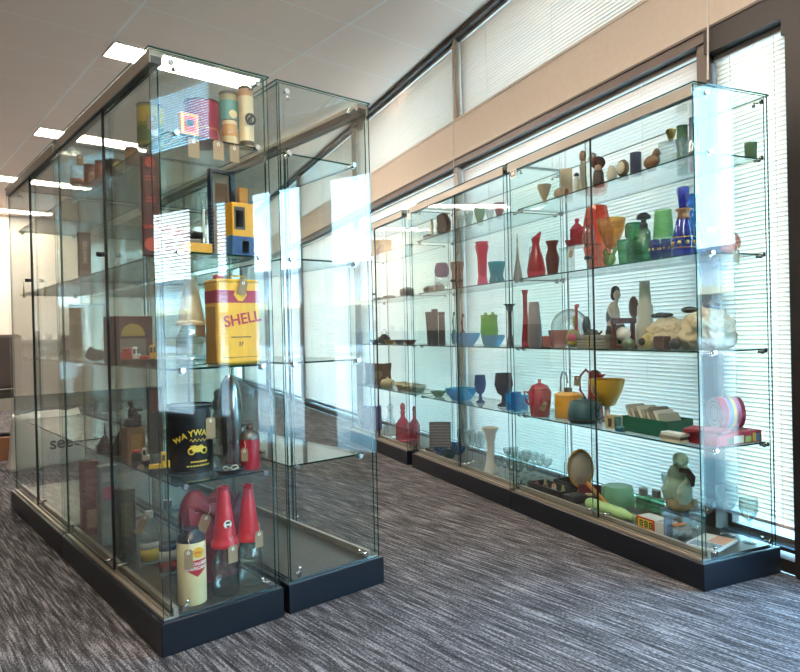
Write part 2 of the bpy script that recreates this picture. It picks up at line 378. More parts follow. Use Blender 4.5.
# lamps: recessed troffers in the grid
LAMP = emit('lamp_diffuser', (1, .84, .69, 1), 17.0)
def lamp(x, y, label):
    o = thing('ceiling_lamp', label, 'lamp', (Vector((x, y, ZC)), 0), group=None)
    b = B()
    for q in ((0, 0, 1.178, .012), (0, .288, 1.178, .3), (0, .012, .012, .288), (1.166, .012, 1.178, .288)): b.box(q[0], q[1], -.012, q[2], q[3], -.001)
    b.build('frame', M('#d9d4cc', .5), o); B().box(.012, .012, -.008, 1.166, .288, -.002).build('diffuser', LAMP, o)
    return o
for x, y, l in ((1.49, 4.84, 'white fluorescent ceiling panel nearest above the tall glass cabinets'), (1.49, 7.24, 'second white fluorescent ceiling panel from the front'), (1.49, 9.64, 'third white fluorescent ceiling panel from the front'),
                (1.49, 12.04, 'farthest white fluorescent ceiling panel by the back wall'), (.29, 2.44, 'added unseen ceiling panel brightening the aisle in front of the tall glass cabinets'), (.29, .04, 'added unseen ceiling panel brightening the entrance area'),  # aisle and entrance panels are added out of view to brighten the shelves
                (-.91, .04, 'fluorescent ceiling panel in the next row near the entrance'), (.29, 9.64, 'fluorescent ceiling panel in the next row near the back wall')):
    lamp(x, y, l)
# ---------------------------------------------------------------- outside
struct(B().box(NW+.12, -40, -.16, NW+4.2, 45, -.06), 'pavement_outside', M('#8f8b84', .9), **WR_)
struct(B().box(NW+4.2, -60, -.3, NW+90, 70, -.18), 'road_outside', M('#75726f', .9), **WR_)
struct(B().box(NW+18, -60, -.2, NW+18.3, 70, -.05), 'kerb_outside', M('#d8d4cc', .9), **WR_)
def building(t0, t1, n0, n1, h, mw_, label, band):
    o = thing('building', label, 'building', (C0.copy(), -DEL)); B().box(n0, t0, -.2, n1, t1, h).build('walls', mw_, o)
    B().box(n0-.4, t0-.2, h, n1+.2, t1+.2, h+.35).build('roof', M('#6f7d8c', .7), o)
    B().box(n0-.9, t0, 2.5, n0-.02, t1, 2.9).build('awning', band, o)
    n = int((t1-t0)/3.2)
    for i in range(n):
        t = t0+.6+3.2*i; B().box(n0-.05, t, .3, n0-.01, t+2.3, 2.3).build('shop_window', M('#4a5560', .15), o)
building(-42, -14, 27, 38, 4.6, M('#b9c3cd', .8), 'pale grey shop block across the street', M('#d6c7a8', .8))
building(-13, 16, 26, 36, 5.0, M('#aeb9c6', .8), 'blue grey warehouse with cream awning across the street', M('#d6c7a8', .8))
building(18, 50, 28, 40, 6.2, M('#cfc6b4', .8), 'cream two storey block across the street', M('#8a5a4a', .8))
# ---------------------------------------------------------------- sky and sun
w = bpy.data.worlds.new('sky'); SC.world = w; w.use_nodes = True; nt = w.node_tree; nt.nodes.clear()
tc = nt.nodes.new('ShaderNodeTexCoord'); sp = nt.nodes.new('ShaderNodeSeparateXYZ'); nt.links.new(tc.outputs['Generated'], sp.inputs[0])
mp = nt.nodes.new('ShaderNodeMapping'); mp.inputs['Scale'].default_value = (2.2, 2.2, 5.5); nt.links.new(tc.outputs['Generated'], mp.inputs[0])
nz = nt.nodes.new('ShaderNodeTexNoise'); nz.inputs['Scale'].default_value = 1.0; nz.inputs['Detail'].default_value = 6; nt.links.new(mp.outputs[0], nz.inputs['Vector'])
cr = nt.nodes.new('ShaderNodeValToRGB'); cr.color_ramp.elements[0].position = .53; cr.color_ramp.elements[1].position = .68; nt.links.new(nz.outputs['Fac'], cr.inputs[0])
gr = nt.nodes.new('ShaderNodeValToRGB'); nt.links.new(sp.outputs['Z'], gr.inputs[0])
e = gr.color_ramp.elements; e[0].position = 0.0; e[0].color = (.78, .93, 1, 1); e[1].position = .55; e[1].color = (.16, .55, .95, 1); q = e.new(.12); q.color = (.40, .80, 1, 1)
mx = nt.nodes.new('ShaderNodeMixRGB'); nt.links.new(cr.outputs[0], mx.inputs[0]); nt.links.new(gr.outputs[0], mx.inputs[1]); mx.inputs[2].default_value = (1, 1, 1, 1)
bg = nt.nodes.new('ShaderNodeBackground'); nt.links.new(mx.outputs[0], bg.inputs[0]); bg.inputs[1].default_value = 5.6
wo = nt.nodes.new('ShaderNodeOutputWorld'); nt.links.new(bg.outputs[0], wo.inputs[0])
sl = bpy.data.lights.new('sun', 'SUN'); sl.energy = 7; sl.angle = .01; sl.color = (1, .95, .86); so = bpy.data.objects.new('sun', sl); COL.objects.link(so)
so.rotation_euler = (DV*.55 + NV*.45 + Vector((0, 0, -1.0))).to_track_quat('-Z', 'Y').to_euler(); so.location = (0, 0, 8)
def portal(t0, t1, z0, z1):
    l = bpy.data.lights.new('daylight_portal', 'AREA'); l.shape = 'RECTANGLE'; l.size = t1-t0; l.size_y = z1-z0; l.cycles.is_portal = True
    o = bpy.data.objects.new('daylight_portal', l); COL.objects.link(o)
    o.location = WW((t0+t1)/2, NW+.13, (z0+z1)/2)
    o.matrix_world = Matrix((DV, Vector((0, 0, 1)), NV)).transposed().to_4x4(); o.location = WW((t0+t1)/2, NW+.13, (z0+z1)/2)
for q in ((-.815, -.128, .1, 2.0), (-1.57, -.975, .1, 2.0), (-.03, .294, .09, 2.1), (.35, 2.44, .09, 2.1), (2.49, 4.6, .09, 2.1), (.31, 2.44, 2.46, 3.03), (2.48, 4.6, 2.46, 3.03), (4.65, 11.0, .09, 3.0), (-4.1, -1.6, .3, 2.0)): portal(*q)
SC.view_settings.view_transform = 'Standard'; SC.view_settings.look = 'None'; SC.view_settings.gamma = 1; SC.view_settings.exposure = EXPO
SC.cycles.max_bounces = 8; SC.cycles.diffuse_bounces = 4; SC.cycles.glossy_bounces = 4; SC.cycles.transparent_max_bounces = 80
SC.cycles.sample_clamp_indirect = 6; SC.cycles.caustics_reflective = False; SC.cycles.caustics_refractive = False
# ---------------------------------------------------------------- display cabinets
def cabinet(loc, rz, L, label, D=.408, fabric=None, lock=True, seam=.57, tag_txt=None, tag_at=0.0):
    o = thing('display_cabinet', label, 'cabinet', (loc, rz), group=None)
    B().box(0, 0, .001, D, L, .099, .002).build('plinth', NAVY, o)
    B().box(.062, .022, .0992, D-.03, L-.022, .105).build('deck', DECK, o)
    tb = B()
    for (x0, x1, z) in ((.014, .018, .108), (.018, .03, .104), (.030, .033, .112), (.033, .045, .104), (.045, .060, .128)): tb.box(x0, .021, .0992, x1, L-.021, z)
    tb.build('bottom_track', ALU, o)
    tt = B(); tt.box(.012, .021, 1.755, .018, L-.021, 1.793).box(.018, .021, 1.779, .056, L-.021, 1.793); tt.build('top_track', ALU, o)
    B().box(.0185, .021, 1.757, .052, L-.021, 1.7785).build('track_slot_shade', DARKM, o)  # dark block stands in for the shade in the slot under the track
    for v in (.013, L-.019): B().sheet(.012, v, .0995, D-.008, v+.006, 1.7935).build('end_panel', [GLASS, GEDGE], o)
    B().sheet(D-.022, .021, .0995, D-.016, L-.021, 1.7935).build('back_panel', [GLASS, GEDGE], o)
    B().sheet(.008, .008, 1.7945, D-.004, L-.008, 1.8).build('top_panel', [GLASS, GEDGE], o)
    for z in (S1, S2, S3, S4): B().sheet(.064, .028, z-.0065, D-.032, L-.028, z-.0005).build('shelf', [GLASS, GEDGE], o)
    h = L/2
    for (x, v0, v1) in ((.022, seam, L-.023), (.036, .023, seam+.05)):
        d = B().sheet(x, v0, .116, x+.005, v1, 1.756).build('sliding_door', [GLASS, GEDGE], o)
        vp = v0+.045 if x < .03 else v1-.09
        B().cyl((x-.016, vp, .142), (x+.02, vp, .142), .0045, seg=10).build('door_pull', CHROME, d)
        if x < .03: B().box(x-.002, v0-.001, .118, x+.007, v0+(.004 if D > .402 else .0015), 1.755).build('door_seal', BLACK, d)
        if x < .03 and lock:
            B().cyl((x-.026, v0+.014, 1.243), (x+.008, v0+.014, 1.243), .0085, seg=14, mi=0).box(x-.012, v0-.014, 1.236, x-.0005, v0+.04, 1.25, .003, mi=1).build('door_lock', [BLACK, ALUD], d)
    for z in (S1, S2, S3, S4):
        for x in (.088, D-.05):
            for v, s in ((.013, -1), (L-.013, 1)):
                b = B(); b.cyl((x, v+s*.006, z-.006), (x, v-s*.0, z-.006), .0085, seg=12)
                b.cyl((x, v-s*.006, z-.0125), (x, v-s*.026, z-.0125), .0055, seg=10); b.cyl((x, v-s*.006, z-.012), (x, v-s*.012, z-.012), .008, seg=12)
                b.build('shelf_clip', CHROME, o)
    for z, s in ((1.768, -1), (.122, 1)):
        for x, sx in ((.075, 1), (D-.045, -1)):
            for v, sv in ((.013, 1), (L-.013, -1)):
                b = B(); b.cyl((x, v-sv*.006, z), (x, v, z), .009, seg=12)
                b.tube([(x, v+sv*.008, z), (x, v+sv*.015, z), (x+sx*.014, v+sv*.017, z), (x+sx*.016, v+sv*.017, z+s*.014)], .0034, 8); b.cyl((x+sx*.016, v+sv*.017, z+s*.008), (x+sx*.016, v+sv*.017, z+s*.018), .0062, seg=12)
                b.build('corner_bracket', CHROME, o)
    if tag_txt is not None:
        p = B().box(.0075, tag_at-.026, 1.712, .0115, tag_at+.026, 1.754, .0005).build('number_plate', WHITE, o)
        if tag_txt: text(tag_txt, .042, BLACK, p, T(.0073, tag_at, 1.733, -pi/2))
    return o
aY = 1.9188
cabinet(A0.copy(), 0, 1.183, 'near tall glass cabinet full of old oil tins and red oil bottles', seam=.522)
c2 = cabinet(A0 + Vector((0, 1.189, 0)), 0, 1.136, 'glass cabinet behind the oil tin cabinet, with a yellow key tag at its lock', seam=.56)
cabinet(A0 + Vector((.8362, 1.183, 0)), pi, 1.183, 'empty glass cabinet standing back to back with the oil tin cabinet', tag_txt='B2', tag_at=1.12)
cabinet(A0 + Vector((.8362, 2.325, 0)), pi, 1.136, 'empty glass cabinet behind the other empty one, facing the window aisle')
cabinet(C0.copy(), -DEL, 1.214, 'near window-side glass cabinet full of coloured glass, ceramics and curios', D=.40, tag_txt='C3', tag_at=1.135)
cabinet(C0 + DV*1.218, -DEL, 1.214, 'middle window-side glass cabinet with blue bowls, goblets and clear stemware', D=.40, tag_txt='', tag_at=1.19)
cabinet(C0 + DV*2.516, -DEL, 1.214, 'far window-side glass cabinet with red decanters and cream teapot', D=.40)
# key tag on the second cabinet's lock
kt = thing('key_tag', 'small yellow key tag hanging from the lock of the second cabinet', 'key tag', LP(-.012, 1.763, 1.16))
B().prism([(-.012, 0), (.012, 0), (.014, .03), (.008, .052), (-.008, .052), (-.014, .03)], .002, mat=T(0, 0, 0, -pi/2)).build('tag', M('#b8a43c', .5), kt)
B().tube([(0, 0, .047), (.002, 0, .06), (0, 0, .073)], .0012, 5).build('hanging_ring', CHROME, kt)
# ================================================================ things in the oil-tin cabinet
def front(P): return P
def vase(a, name, label, cat, prof, mat, t=0, rz=0, group=None, seg=24, **k):
    P, w_, h_ = a; b = B()
    if t: b.hollow(prof, w_/2, h_, t, seg=seg, **k)
    else: b.lathe(prof, w_/2, h_, seg=seg, **k)
    return solo(b, name, label, cat, P, mat, rz, group)
CAN = [(1, 0), (1, .02), (.97, .03), (.97, .96), (1, .97), (1, 1), (.93, 1), (.93, .985), (0, .985)]
def tin(a, label, body, lid='#8d8378', bands=(), emblem=None, txt=None, tagat=None, cat='tin', name='oil_tin'):
    P, w_, h_ = a; r = w_/2
    o = thing(name, label, cat, P)
    B().lathe(CAN[:5], r, h_).build('body', M(body, .35), o, sharp=40)
    B().lathe([(.97, .955), (1, .965), (1, 1), (.93, 1), (.93, .98), (0, .98)], r, h_).build('lid', M(lid, .3, .7), o, sharp=40)
    for z0, z1, c in bands: B().lathe([(.975, z0), (.985, z0), (.985, z1), (.975, z1)], r, h_, close=False).build('label_band', M(c, .45), o, sharp=40)
    if emblem:
        z, s, c = emblem; q = r*.985; b = B()
        b.cyl((0, -q-.001, h_*z), (0, -q+.004, h_*z), s, seg=20); b.build('emblem', M(c, .5), o, sharp=40)
    if txt:
        body_, z, s, c = txt; text(body_, s, M(c, .5), o, T(0, 0, h_*z), bend=r*.99)
    if tagat: price_tag(o, *tagat)
    return o
def boxy(a, label, col, d, name='box', cat='box', top=None, rz=0, panels=(), bev=.002):
    """Carton: origin at its front centre, depth d behind; panels = (x0, x1, z0, z1, colour) printed on the front."""
    P, w_, h_ = a; o = thing(name, label, cat, P, rz)
    B().box(-w_/2, 0, 0, w_/2, d, h_, bev).build('carton', M(col, .55), o)
    if top: B().box(-w_/2+.002, .002, h_-.0005, w_/2-.002, d-.002, h_+.001).build('lid', M(top, .5), o)
    for x0, x1, z0, z1, c in panels: B().box(x0*w_, -.0008, z0*h_, x1*w_, .0002, z1*h_).build('printed_panel', M(c, .5), o)
    return o
# --- top shelf
tin((LP(0.088, 0.230, S1), 0.0851, 0.1354), 'yellow and green printed tin with a kraft tag, nearest the doors on the top shelf', '#8a8f3a', bands=((.08, .45, '#4e6b3c'), (.55, .9, '#c4a838')), emblem=(.3, .014, '#e6e0c8'), tagat=(-.012, -.046, .09, .03, .045, -.2, 0, .02))
t = tin((LP(0.215, 0.115, S1), 0.1142, 0.1389), 'wide crimson tin behind the orange packet on the top shelf', '#8d1f38', bands=((.30, .34, '#a8643c'),), lid='#5b2630')
price_tag(t, .012, -.0905, .008-.012, .036, .06, 0, 0, .03)
tin((LP(0.310, 0.115, S1), 0.0638, 0.1890), 'teal and cream tin between the crimson tin and the tall cream tin', '#c9b994', bands=((.35, .85, '#5f9c98'),), emblem=(.6, .014, '#e6d6a8'))
o = tin((LP(0.346, 0.062, S1), 0.0499, 0.2011), 'tall cream tin with a round black emblem, at the end of the top shelf', '#d9c7a0', lid='#51432f', bands=((.02, .1, '#3c3429'), (.84, .95, '#b98862')))
b = B(); q = .0295; b.lathe([(.6, 0), (1, 0), (1, 1), (.6, 1)], .02, .0015, close=False, seg=20, mat=T(0, -q, .09)@Matrix.Rotation(pi/2, 4, 'X')); b.build('emblem_ring', BLACK, o)
b = B(); b.ball((0, -q+.002, .088), .008, .003, .01).ball((.005, -q+.002, .098), .005, .003, .005); b.build('emblem_bird', BLACK, o)
o = tin((LP(0.282, 0.055, S1), 0.0489, 0.0775), 'small squat cream tin with orange label beside the tall cream tin', '#d8c49a', lid='#6f5a44', bands=((.3, .8, '#c58a4a'),))
price_tag(o, 0, -.0305, -.008, .033, .055, 0, 0, .03)
o = boxy((LP(0.138, 0.032, S1), 0.0587, 0.0687), 'small orange and red packet lying at the end of the top shelf', '#e08a2a', .022, 'packet', 'packet', panels=((-.30, .32, .15, .85, '#d8402c'), (-.2, .2, .4, .7, '#f2d8c0'), (-.46, -.3, .1, .9, '#f0c23a')))
price_tag(o, .008, -.008, -.010, .036, .06, 0, 0, .02)
tin((LP(0.108, 0.480, S1), 0.0466, 0.0590), 'small brown tin alone on the top shelf near the doors', '#7a5a44', bands=((.3, .7, '#a87d4a'),))
tin((LP(0.103, 0.660, S1), 0.0720, 0.0504), 'dark green tin with a gold emblem on the top shelf', '#3d4434', lid='#2f332c', emblem=(.5, .016, '#b39a4e'))
tin((LP(0.094, 0.820, S1), 0.0357, 0.0836), 'narrow rust coloured tin on the top shelf, behind the dark green tin', '#82432f', bands=((.6, .85, '#a85c40'),), lid='#47382e')
tin((LP(0.088, 0.930, S1), 0.0491, 0.0900), 'rust red tin with kraft tag next to the clear bottle on the top shelf', '#7d3524', emblem=(.3, .008, '#c8b79c'), tagat=(0, -.03, .06, .028, .045, -.3, 0, .015))
o = thing('oil_bottle', 'clear ribbed oil bottle with red lettering on the top shelf', 'bottle', (LP(0.078, 1.060, S1), 0.0677, 0.2088)[0])
_, w_, h_ = (LP(0.078, 1.060, S1), 0.0677, 0.2088)
B().lathe([(.9, 0), (1, .03), (1, .36), (.9, .48), (.5, .66), (.34, .78), (.34, .94), (.42, .95), (.42, 1)], w_/2, h_, rib=.03, nrib=10, seg=30).build('glass', CLEAR, o)
B().lathe([(1.02, .14), (1.04, .14), (1.04, .26), (1.02, .26)], w_/2, h_, close=False).build('red_print', M('#8d5a4c'), o)
price_tag(o, -.004, -w_/2-.004, h_*.72, .026, .045, -.3, 0, .02)
# --- second shelf
o = thing('oil_tin', 'tall dark red oil tin with red lettering, by the doors on the second shelf', 'tin', (LP(0.074, 0.210, S2), 0.0647, 0.3448)[0], -.25)
_, w_, h_ = (LP(0.074, 0.210, S2), 0.0647, 0.3448); w_ *= .86
B().box(-w_/2, -w_*.35, 0, w_/2, w_*.35, h_*.93, .004).build('body', M('#4a1d1a', .4), o)
B().lathe([(1, 0), (.9, .3), (.5, .4), (.5, 1)], .018, h_*.07, h_*.93).build('spout', ALUD, o)
text('SHELL', .018, M('#d8402c'), o, T(0, -w_*.35-.0004, h_*.27))
for z in (.50, .53, .70, .73): B().box(-w_*.3, -w_*.35-.0008, h_*z, w_*.3, -w_*.35+.001, h_*(z+.018)).build('red_print', M('#b5402e'), o)
B().cyl((0, -w_*.35-.001, h_*.11), (0, -w_*.35+.002, h_*.11), .022, seg=20).build('emblem', M('#d2553e'), o); B().cyl((0, -w_*.35-.001, h_*.87), (0, -w_*.35+.002, h_*.87), .016, seg=20).build('emblem', M('#b83a2c'), o)
P, w_, h_ = (LP(0.313, 0.180, S2), 0.0997, 0.3079)
o = thing('framed_picture', 'dark navy framed picture leaning upright on the second shelf', 'picture frame', P, .12)
b = B(); b.box(-w_/2, 0, 0, -w_/2+.012, .02, h_, .002).box(w_/2-.02, 0, 0, w_/2, .03, h_, .002).box(-w_/2, 0, h_-.014, w_/2, .02, h_, .002).box(-w_/2, 0, 0, w_/2, .02, .014, .002); b.build('frame', M('#141c2e', .3), o)
B().box(-w_/2+.01, .008, .01, w_/2-.012, .014, h_-.01).build('picture', M('#8d7c66', .6, bump=.1), o); B().box(-w_*.25, .0065, h_*.55, w_*.2, .0085, h_*.85).build('drawing', M('#6b5038', .6), o)
P, w_, h_ = (LP(0.337, 0.080, S2), 0.0837, 0.1806)
o = boxy((P, w_, h_), 'yellow and blue carton at the end of the second shelf', '#e3a51f', .055, 'carton', panels=((-.5, .5, 0, .38, '#24477e'), (-.42, .05, .5, .92, '#4b4038'), (-.34, -.02, .55, .85, '#c8763e'), (-.1, .2, .08, .3, '#c98a3a')))
B().box(-w_/2-.001, 0.001, 0.002, -w_/2+.001, .054, h_*.4).build('printed_panel', M('#3f7ba8'), o)
P, w_, h_ = (LP(0.369, 0.140, S2), 0.0310, 0.2458)
o = boxy((P, w_, h_), 'tall orange and grey carton behind the yellow and blue one', '#c08434', .02, 'carton', panels=((-.5, .5, .82, 1, '#c98f3c'), (-.3, .3, .1, .5, '#8d8a80')))
P, w_, h_ = (LP(0.174, 0.200, S2), 0.1497, 0.0664)
boxy((P, w_, h_), 'low grey box carrying the grease gun on the second shelf', '#8b8982', .06, 'box', panels=((-.4, -.2, .2, .8, '#5b4a40'), (-.1, .05, .2, .8, '#4e4a48'), (.15, .4, .2, .8, '#d8d2c0')))
P2 = (P[0] + Vector((-.005, .03, h_+.018)), P[1])
o = thing('grease_gun', 'brown and black grease gun lying across the low grey box', 'grease gun', P2, 0)
b = B().cyl((-.075, 0, .022), (-.03, 0, .012), .016); b.build('handle', M('#6b3e34', .4), o); B().cyl((-.031, 0, .0125), (-.01, 0, .008), .017).build('collar', ALU, o)
B().cyl((-.01, 0, .008), (.02, 0, .001), .0165).build('grip', M('#7a4334', .4), o); B().cyl((.02, 0, .001), (.085, 0, -.002), .017, .014).build('barrel', M('#23262e', .35), o)
P, w_, h_ = (LP(0.185, 0.090, S2), 0.0866, 0.0374)
boxy((P, w_, h_), 'flat yellow tin in front of the grease gun on the second shelf', '#d99c2a', .05, 'tin', 'tin')
P, w_, h_ = (LP(0.236, 0.170, S2), 0.0268, 0.2180)
o = thing('hydrometer', 'thin clear glass hydrometer tube standing on the second shelf', 'hydrometer', (P[0], P[1]))
B().lathe([(1, 0), (1, .05), (.5, .1), (.42, .9), (.7, .94), (.7, 1)], w_/2*1.5, h_).build('tube', CLEAR, o); B().lathe([(.3, .2), (.3, .75)], w_/2, h_).build('scale', M('#e2dccc'), o)
P, w_, h_ = (LP(0.079, 1.000, S2), 0.0458, 0.1844)
o = boxy((P, w_, h_), 'narrow brown sweet carton with vertical white lettering on the second shelf', '#7a6458', .03, 'carton', 'carton', panels=((-.5, .5, .0, .12, '#a08878'),))
text('SMARTIES', .022, M('#d9cfc2'), o, T(0, -.001, h_*.54, 0, -pi/2))
# --- third shelf: the big yellow can and its neighbours
P, w_, h_ = (LP(0.301, 0.060, S3), 0.1579, 0.2816); w_ *= .96
o = thing('oil_can', 'large yellow oil can with crimson band and red lettering', 'oil can', P)
B().box(-w_/2, 0, 0, w_/2, .10, h_, .008, seg=2).build('body', M('#f0b414', .35), o)
B().box(-w_/2-.0006, -.0006, h_*.70, w_/2+.0006, .1006, h_*.89, .008, seg=2).build('band', M('#a81f3c', .4), o)
for z in (.03, .968): B().box(-w_/2-.002, -.002, h_*z-.003, w_/2+.002, .102, h_*z+.003, .002).build('seam', M('#c99a2a', .35, .4), o)
B().box(-w_/2-.0012, .012, .012, -w_/2+.001, .09, h_*.68).build('side_panel', M('#b88528', .4), o)
B().lathe([(1, 0), (1, .7), (.8, 1), (0, 1)], .018, .016, h_, -w_*.3, .05).build('cap', M('#b23a3a', .4), o)
B().tube([(w_*.0, .05, h_), (w_*.0, .05, h_+.014), (w_*.32, .05, h_+.014), (w_*.32, .05, h_)], .003).build('handle', M('#c99a2a', .35), o)
text('SHELL', .05, M('#b8243a'), o, T(.012, -.001, h_*.53) @ Matrix.Rotation(-.16, 4, 'Y')); B().box(-w_*.2, -.0008, h_*.315, w_*.28, .0002, h_*.33).build('rule', M('#8a6a2a'), o); text('27', .018, M('#5b3a26'), o, T(.005, -.0006, h_*.24))
B().box(-w_*.38, -.0008, h_*.085, w_*.42, .0002, h_*.092).build('rule', M('#5b4326'), o)
fan = [(.008, -.016), (-.008, -.016)][::-1] + [(.024*cos(a)*(1 - .06*(i % 2)), .004+.022*sin(a)*(1 - .06*(i % 2))) for i, a in enumerate([pi*j/12 for j in range(0, 13)])]
B().prism(fan, .001, mat=T(.006, -.0014, h_*.80)).build('scallop_emblem', M('#f0b81c', .4), o)
price_tag(o, w_*.12, -.006, h_*.99, .03, .05, 0, .25, .02)
P, w_, h_ = (LP(0.214, 0.240, S3), 0.0922, 0.2994)
def pourer(a, label, cone, tagp=None, sticker=False, rib=0):
    P, w_, h_ = a; r = w_/2
    o = thing('oil_bottle', label, 'oil bottle', P)
    B().hollow([(.86, 0), (1, .012), (1, .24), (.96, .31), (.78, .38), (.66, .42), (.66, .46)], r, h_, .05).build('glass', CLEAR2, o)
    B().lathe([(.98, .445), (1.0, .46), (.98, .485), (.84, .50), (.80, .55), (.42, .93), (.36, .965), (.40, .97), (.40, 1.0), (.28, 1.0), (.28, .95)], r, h_, close=False).build('pourer_cone', M(cone, .35), o, sharp=50)
    if sticker: B().cyl((-.002, -r*.70, h_*.66), (-.002, -r*.58, h_*.66), r*.3, seg=20).build('sticker', WHITE, o); B().box(-.009, -r*.715, h_*.665, .005, -r*.69, h_*.685).box(-.007, -r*.715, h_*.635, .004, -r*.69, h_*.65).build('dark_print', BLACK, o)
    if tagp: price_tag(o, *tagp)
    return o
pourer((P, w_*1.15, h_), 'glass oil bottle with a cream pourer cone, next to the big yellow can', '#e3d6b4', (.012, -.046, .15, .032, .055, .1, 0, .03))
for z in (.66, .74):
    pass
P, w_, h_ = (LP(0.141, 0.620, S3), 0.1553, 0.1792)
o = boxy((P, w_, h_), 'dark red toy carton with a yellow dome picture on the third shelf', '#5e2420', .08, 'toy_carton', 'box', rz=.1, panels=((-.32, .32, .12, .52, '#8f7a66'),))
B().prism([(w_*.3*cos(pi*i/10), h_*.58 + h_*.26*sin(pi*i/10)) for i in range(11)], .001, mat=T(0, -.0015, 0)).build('dome_picture', M('#c79a2e'), o)
def toy_car(a, label, body, cab, cargo=None, rz=0, name='toy_truck'):
    """Toy lorry along local X: bonnet at +X."""
    P, L, h_ = a; wd = L*.36; o = thing(name, label, 'toy', P, rz); wr = h_*.17
    B().box(-L/2, -wd/2, wr*.9, L/2, wd/2, wr*1.9, .002).build('chassis', M('#33312f', .5), o)
    B().box(L*.08, -wd/2, wr*1.9, L*.34, wd/2, h_, .004).build('cab', M(cab, .35), o); B().box(L*.3, -wd/2, wr*1.9, L/2, wd/2, h_*.62, .004).build('bonnet', M(cab, .35), o)
    B().box(L*.335, -wd*.4, h_*.64, L*.345, wd*.4, h_*.9).build('windscreen', M('#26303a', .15), o); B().box(L*.14, -wd/2-.0006, h_*.64, L*.28, wd/2+.0006, h_*.88).build('side_window', M('#2b3238', .15), o)
    B().box(-L/2, -wd/2, wr*1.9, L*.05, wd/2, h_*(.75 if cargo else .5), .002).build('bed', M(body, .4), o)
    if cargo: B().box(-L*.46, -wd*.42, h_*.75, L*.02, wd*.42, h_*.95, .004).build('load', M(cargo, .5), o)
    for x in (-L*.34, L*.32):
        for s in (-1, 1): B().cyl((x, s*wd*.5, wr), (x, s*wd*.32, wr), wr, seg=14).build('wheel', BLACK, o)
    return o
toy_car((LP(0.078, 0.450, S3), 0.0635, 0.0643), 'red and white toy lorry in front of the dark red toy carton', '#b8342c', '#dcd4c8', '#a8342c', rz=-.5)
toy_car((LP(0.088, 0.300, S3), 0.0571, 0.0711), 'small yellow and red toy truck on the third shelf', '#b5302a', '#d6a02c', rz=-.7)
tin((LP(0.212, 1.500, S3), 0.1662, 0.2675), 'pale cream oil tin on the third shelf of the second cabinet', '#b9ae8e', lid='#8a8474', bands=((.2, .6, '#a89e80'),))
P, w_, h_ = (LP(0.191, 1.720, S3), 0.1077, 0.1241)
toy_car((P, w_, h_), 'dull pink toy van on the third shelf of the second cabinet', '#9a7a74', '#8a6a66', '#7a605c', rz=.3, name='toy_van')
P, w_, h_ = (LP(0.110, 1.000, S3), 0.0883, 0.0661)
b = B(); b.ball((0, 0, h_*.4), w_*.5, w_*.22, h_*.4).ball((-w_*.2, 0, h_*.62), w_*.2, w_*.16, h_*.38); o = tag(blob(b, 'iron_shoe_form', M('#3b3634', .4), None, P), 'dark cast iron shoe form on the third shelf', 'shoe form')
# --- fourth shelf
P, w_, h_ = (LP(0.189, 0.220, S4), 0.1550, 0.2210)
o = thing('oil_tin', 'black oil tin with arched yellow lettering and a yellow motorcycle', 'tin', P, -.05); r = w_/2
B().lathe(CAN[:5], r, h_, seg=40).build('body', M('#101218', .3), o, sharp=40); B().lathe([(.97, .955), (1, .965), (1, 1), (.93, 1), (.93, .98), (0, .98)], r, h_, seg=40).build('lid', M('#24262c', .3, .4), o, sharp=40)
YL = M('#d8b83c', .45)
for i, ch in enumerate('WAYWARD'):
    a = (i-3)*.285; text(ch, .027, YL, o, T(0, 0, h_*.60 - (i-3)**2*.0026) @ Matrix.Rotation(a, 4, 'Z') @ T(0, 0, 0, 0, (i-3)*.13), bend=r*1.0, name='letter')
b = B(); b.tube([((r+.0006)*sin(a), -(r+.0006)*cos(a), h_*(.49+.018*sin(a*38))) for a in [-.34+.68*i/40 for i in range(41)]], .0011, 5); b.build('script_line', YL, o)
b = B()                                               # motorcycle picture, wrapped to the tin
for x in (-.022, .022): b.lathe([(.6, 0), (1, 0), (1, 1), (.6, 1)], .012, .0012, close=False, seg=18, mat=T(x, 0, 0)@Matrix.Rotation(pi/2, 4, 'X'))
b.prism([(-.022, .002), (-.008, -.004), (.01, -.004), (.014, .008), (.02, .014), (.012, .02), (.0, .016), (-.012, .02), (-.028, .016), (-.014, .010)], .0012, mat=T(0, -.0012, 0))
for v in b.bm.verts:
    a = v.co.x/r; v.co = Vector(((r*.975-v.co.y)*sin(a), -(r*.975-v.co.y)*cos(a), v.co.z + h_*.33))
b.build('motorcycle_picture', YL, o)
for z, wdt in ((.17, .05), (.11, .07)):
    b = B()
    for i in range(8):
        a0 = -wdt/2/r*1.2 + wdt/r*1.2*i/8; b.box(-wdt*.055, -r*.985, h_*z-.002, wdt*.055, -r*.96, h_*z+.002, mat=Matrix.Rotation(a0+.1, 4, 'Z'))
    b.build('rule', YL, o)
price_tag(o, r*.62, -r*.86, h_*.80, .036, .07, .25, 0, .035)
P, w_, h_ = (LP(0.345, 0.235, S4), 0.0815, 0.3123)
b = B(); b.lathe([(.9, 0), (1, .02), (1, .62), (.97, .72), (.86, .83), (.66, .92), (.38, .98), (0, 1)], w_/2, h_, seg=28)
solo(b, 'headlamp_shell', 'tall bullet shaped chrome shell beside the black oil tin', 'chrome shell', P, M('#b4b6ba', .16, .9))
P = LP(.258, .072, S4); b = B(); b.hollow([(.8, 0), (1, .6), (1.05, 1)], .048, .016, .06); o = solo(b, 'dish', 'low black dish holding a white string, on the fourth shelf', 'dish', P, BLACK)
b = B(); b.tube([(.0+.022*cos(a)*(1+.3*sin(3*a)), .02*sin(a)*(1+.2*cos(2*a)), .006+.01*abs(sin(2*a))) for a in [2*pi*i/26 for i in range(26)]], .0016, 5, closed=True); solo(b, 'string', 'loop of white string lying in the low black dish', 'string', (P[0]+Vector((.008, -.004, .004)), 0), STRING)
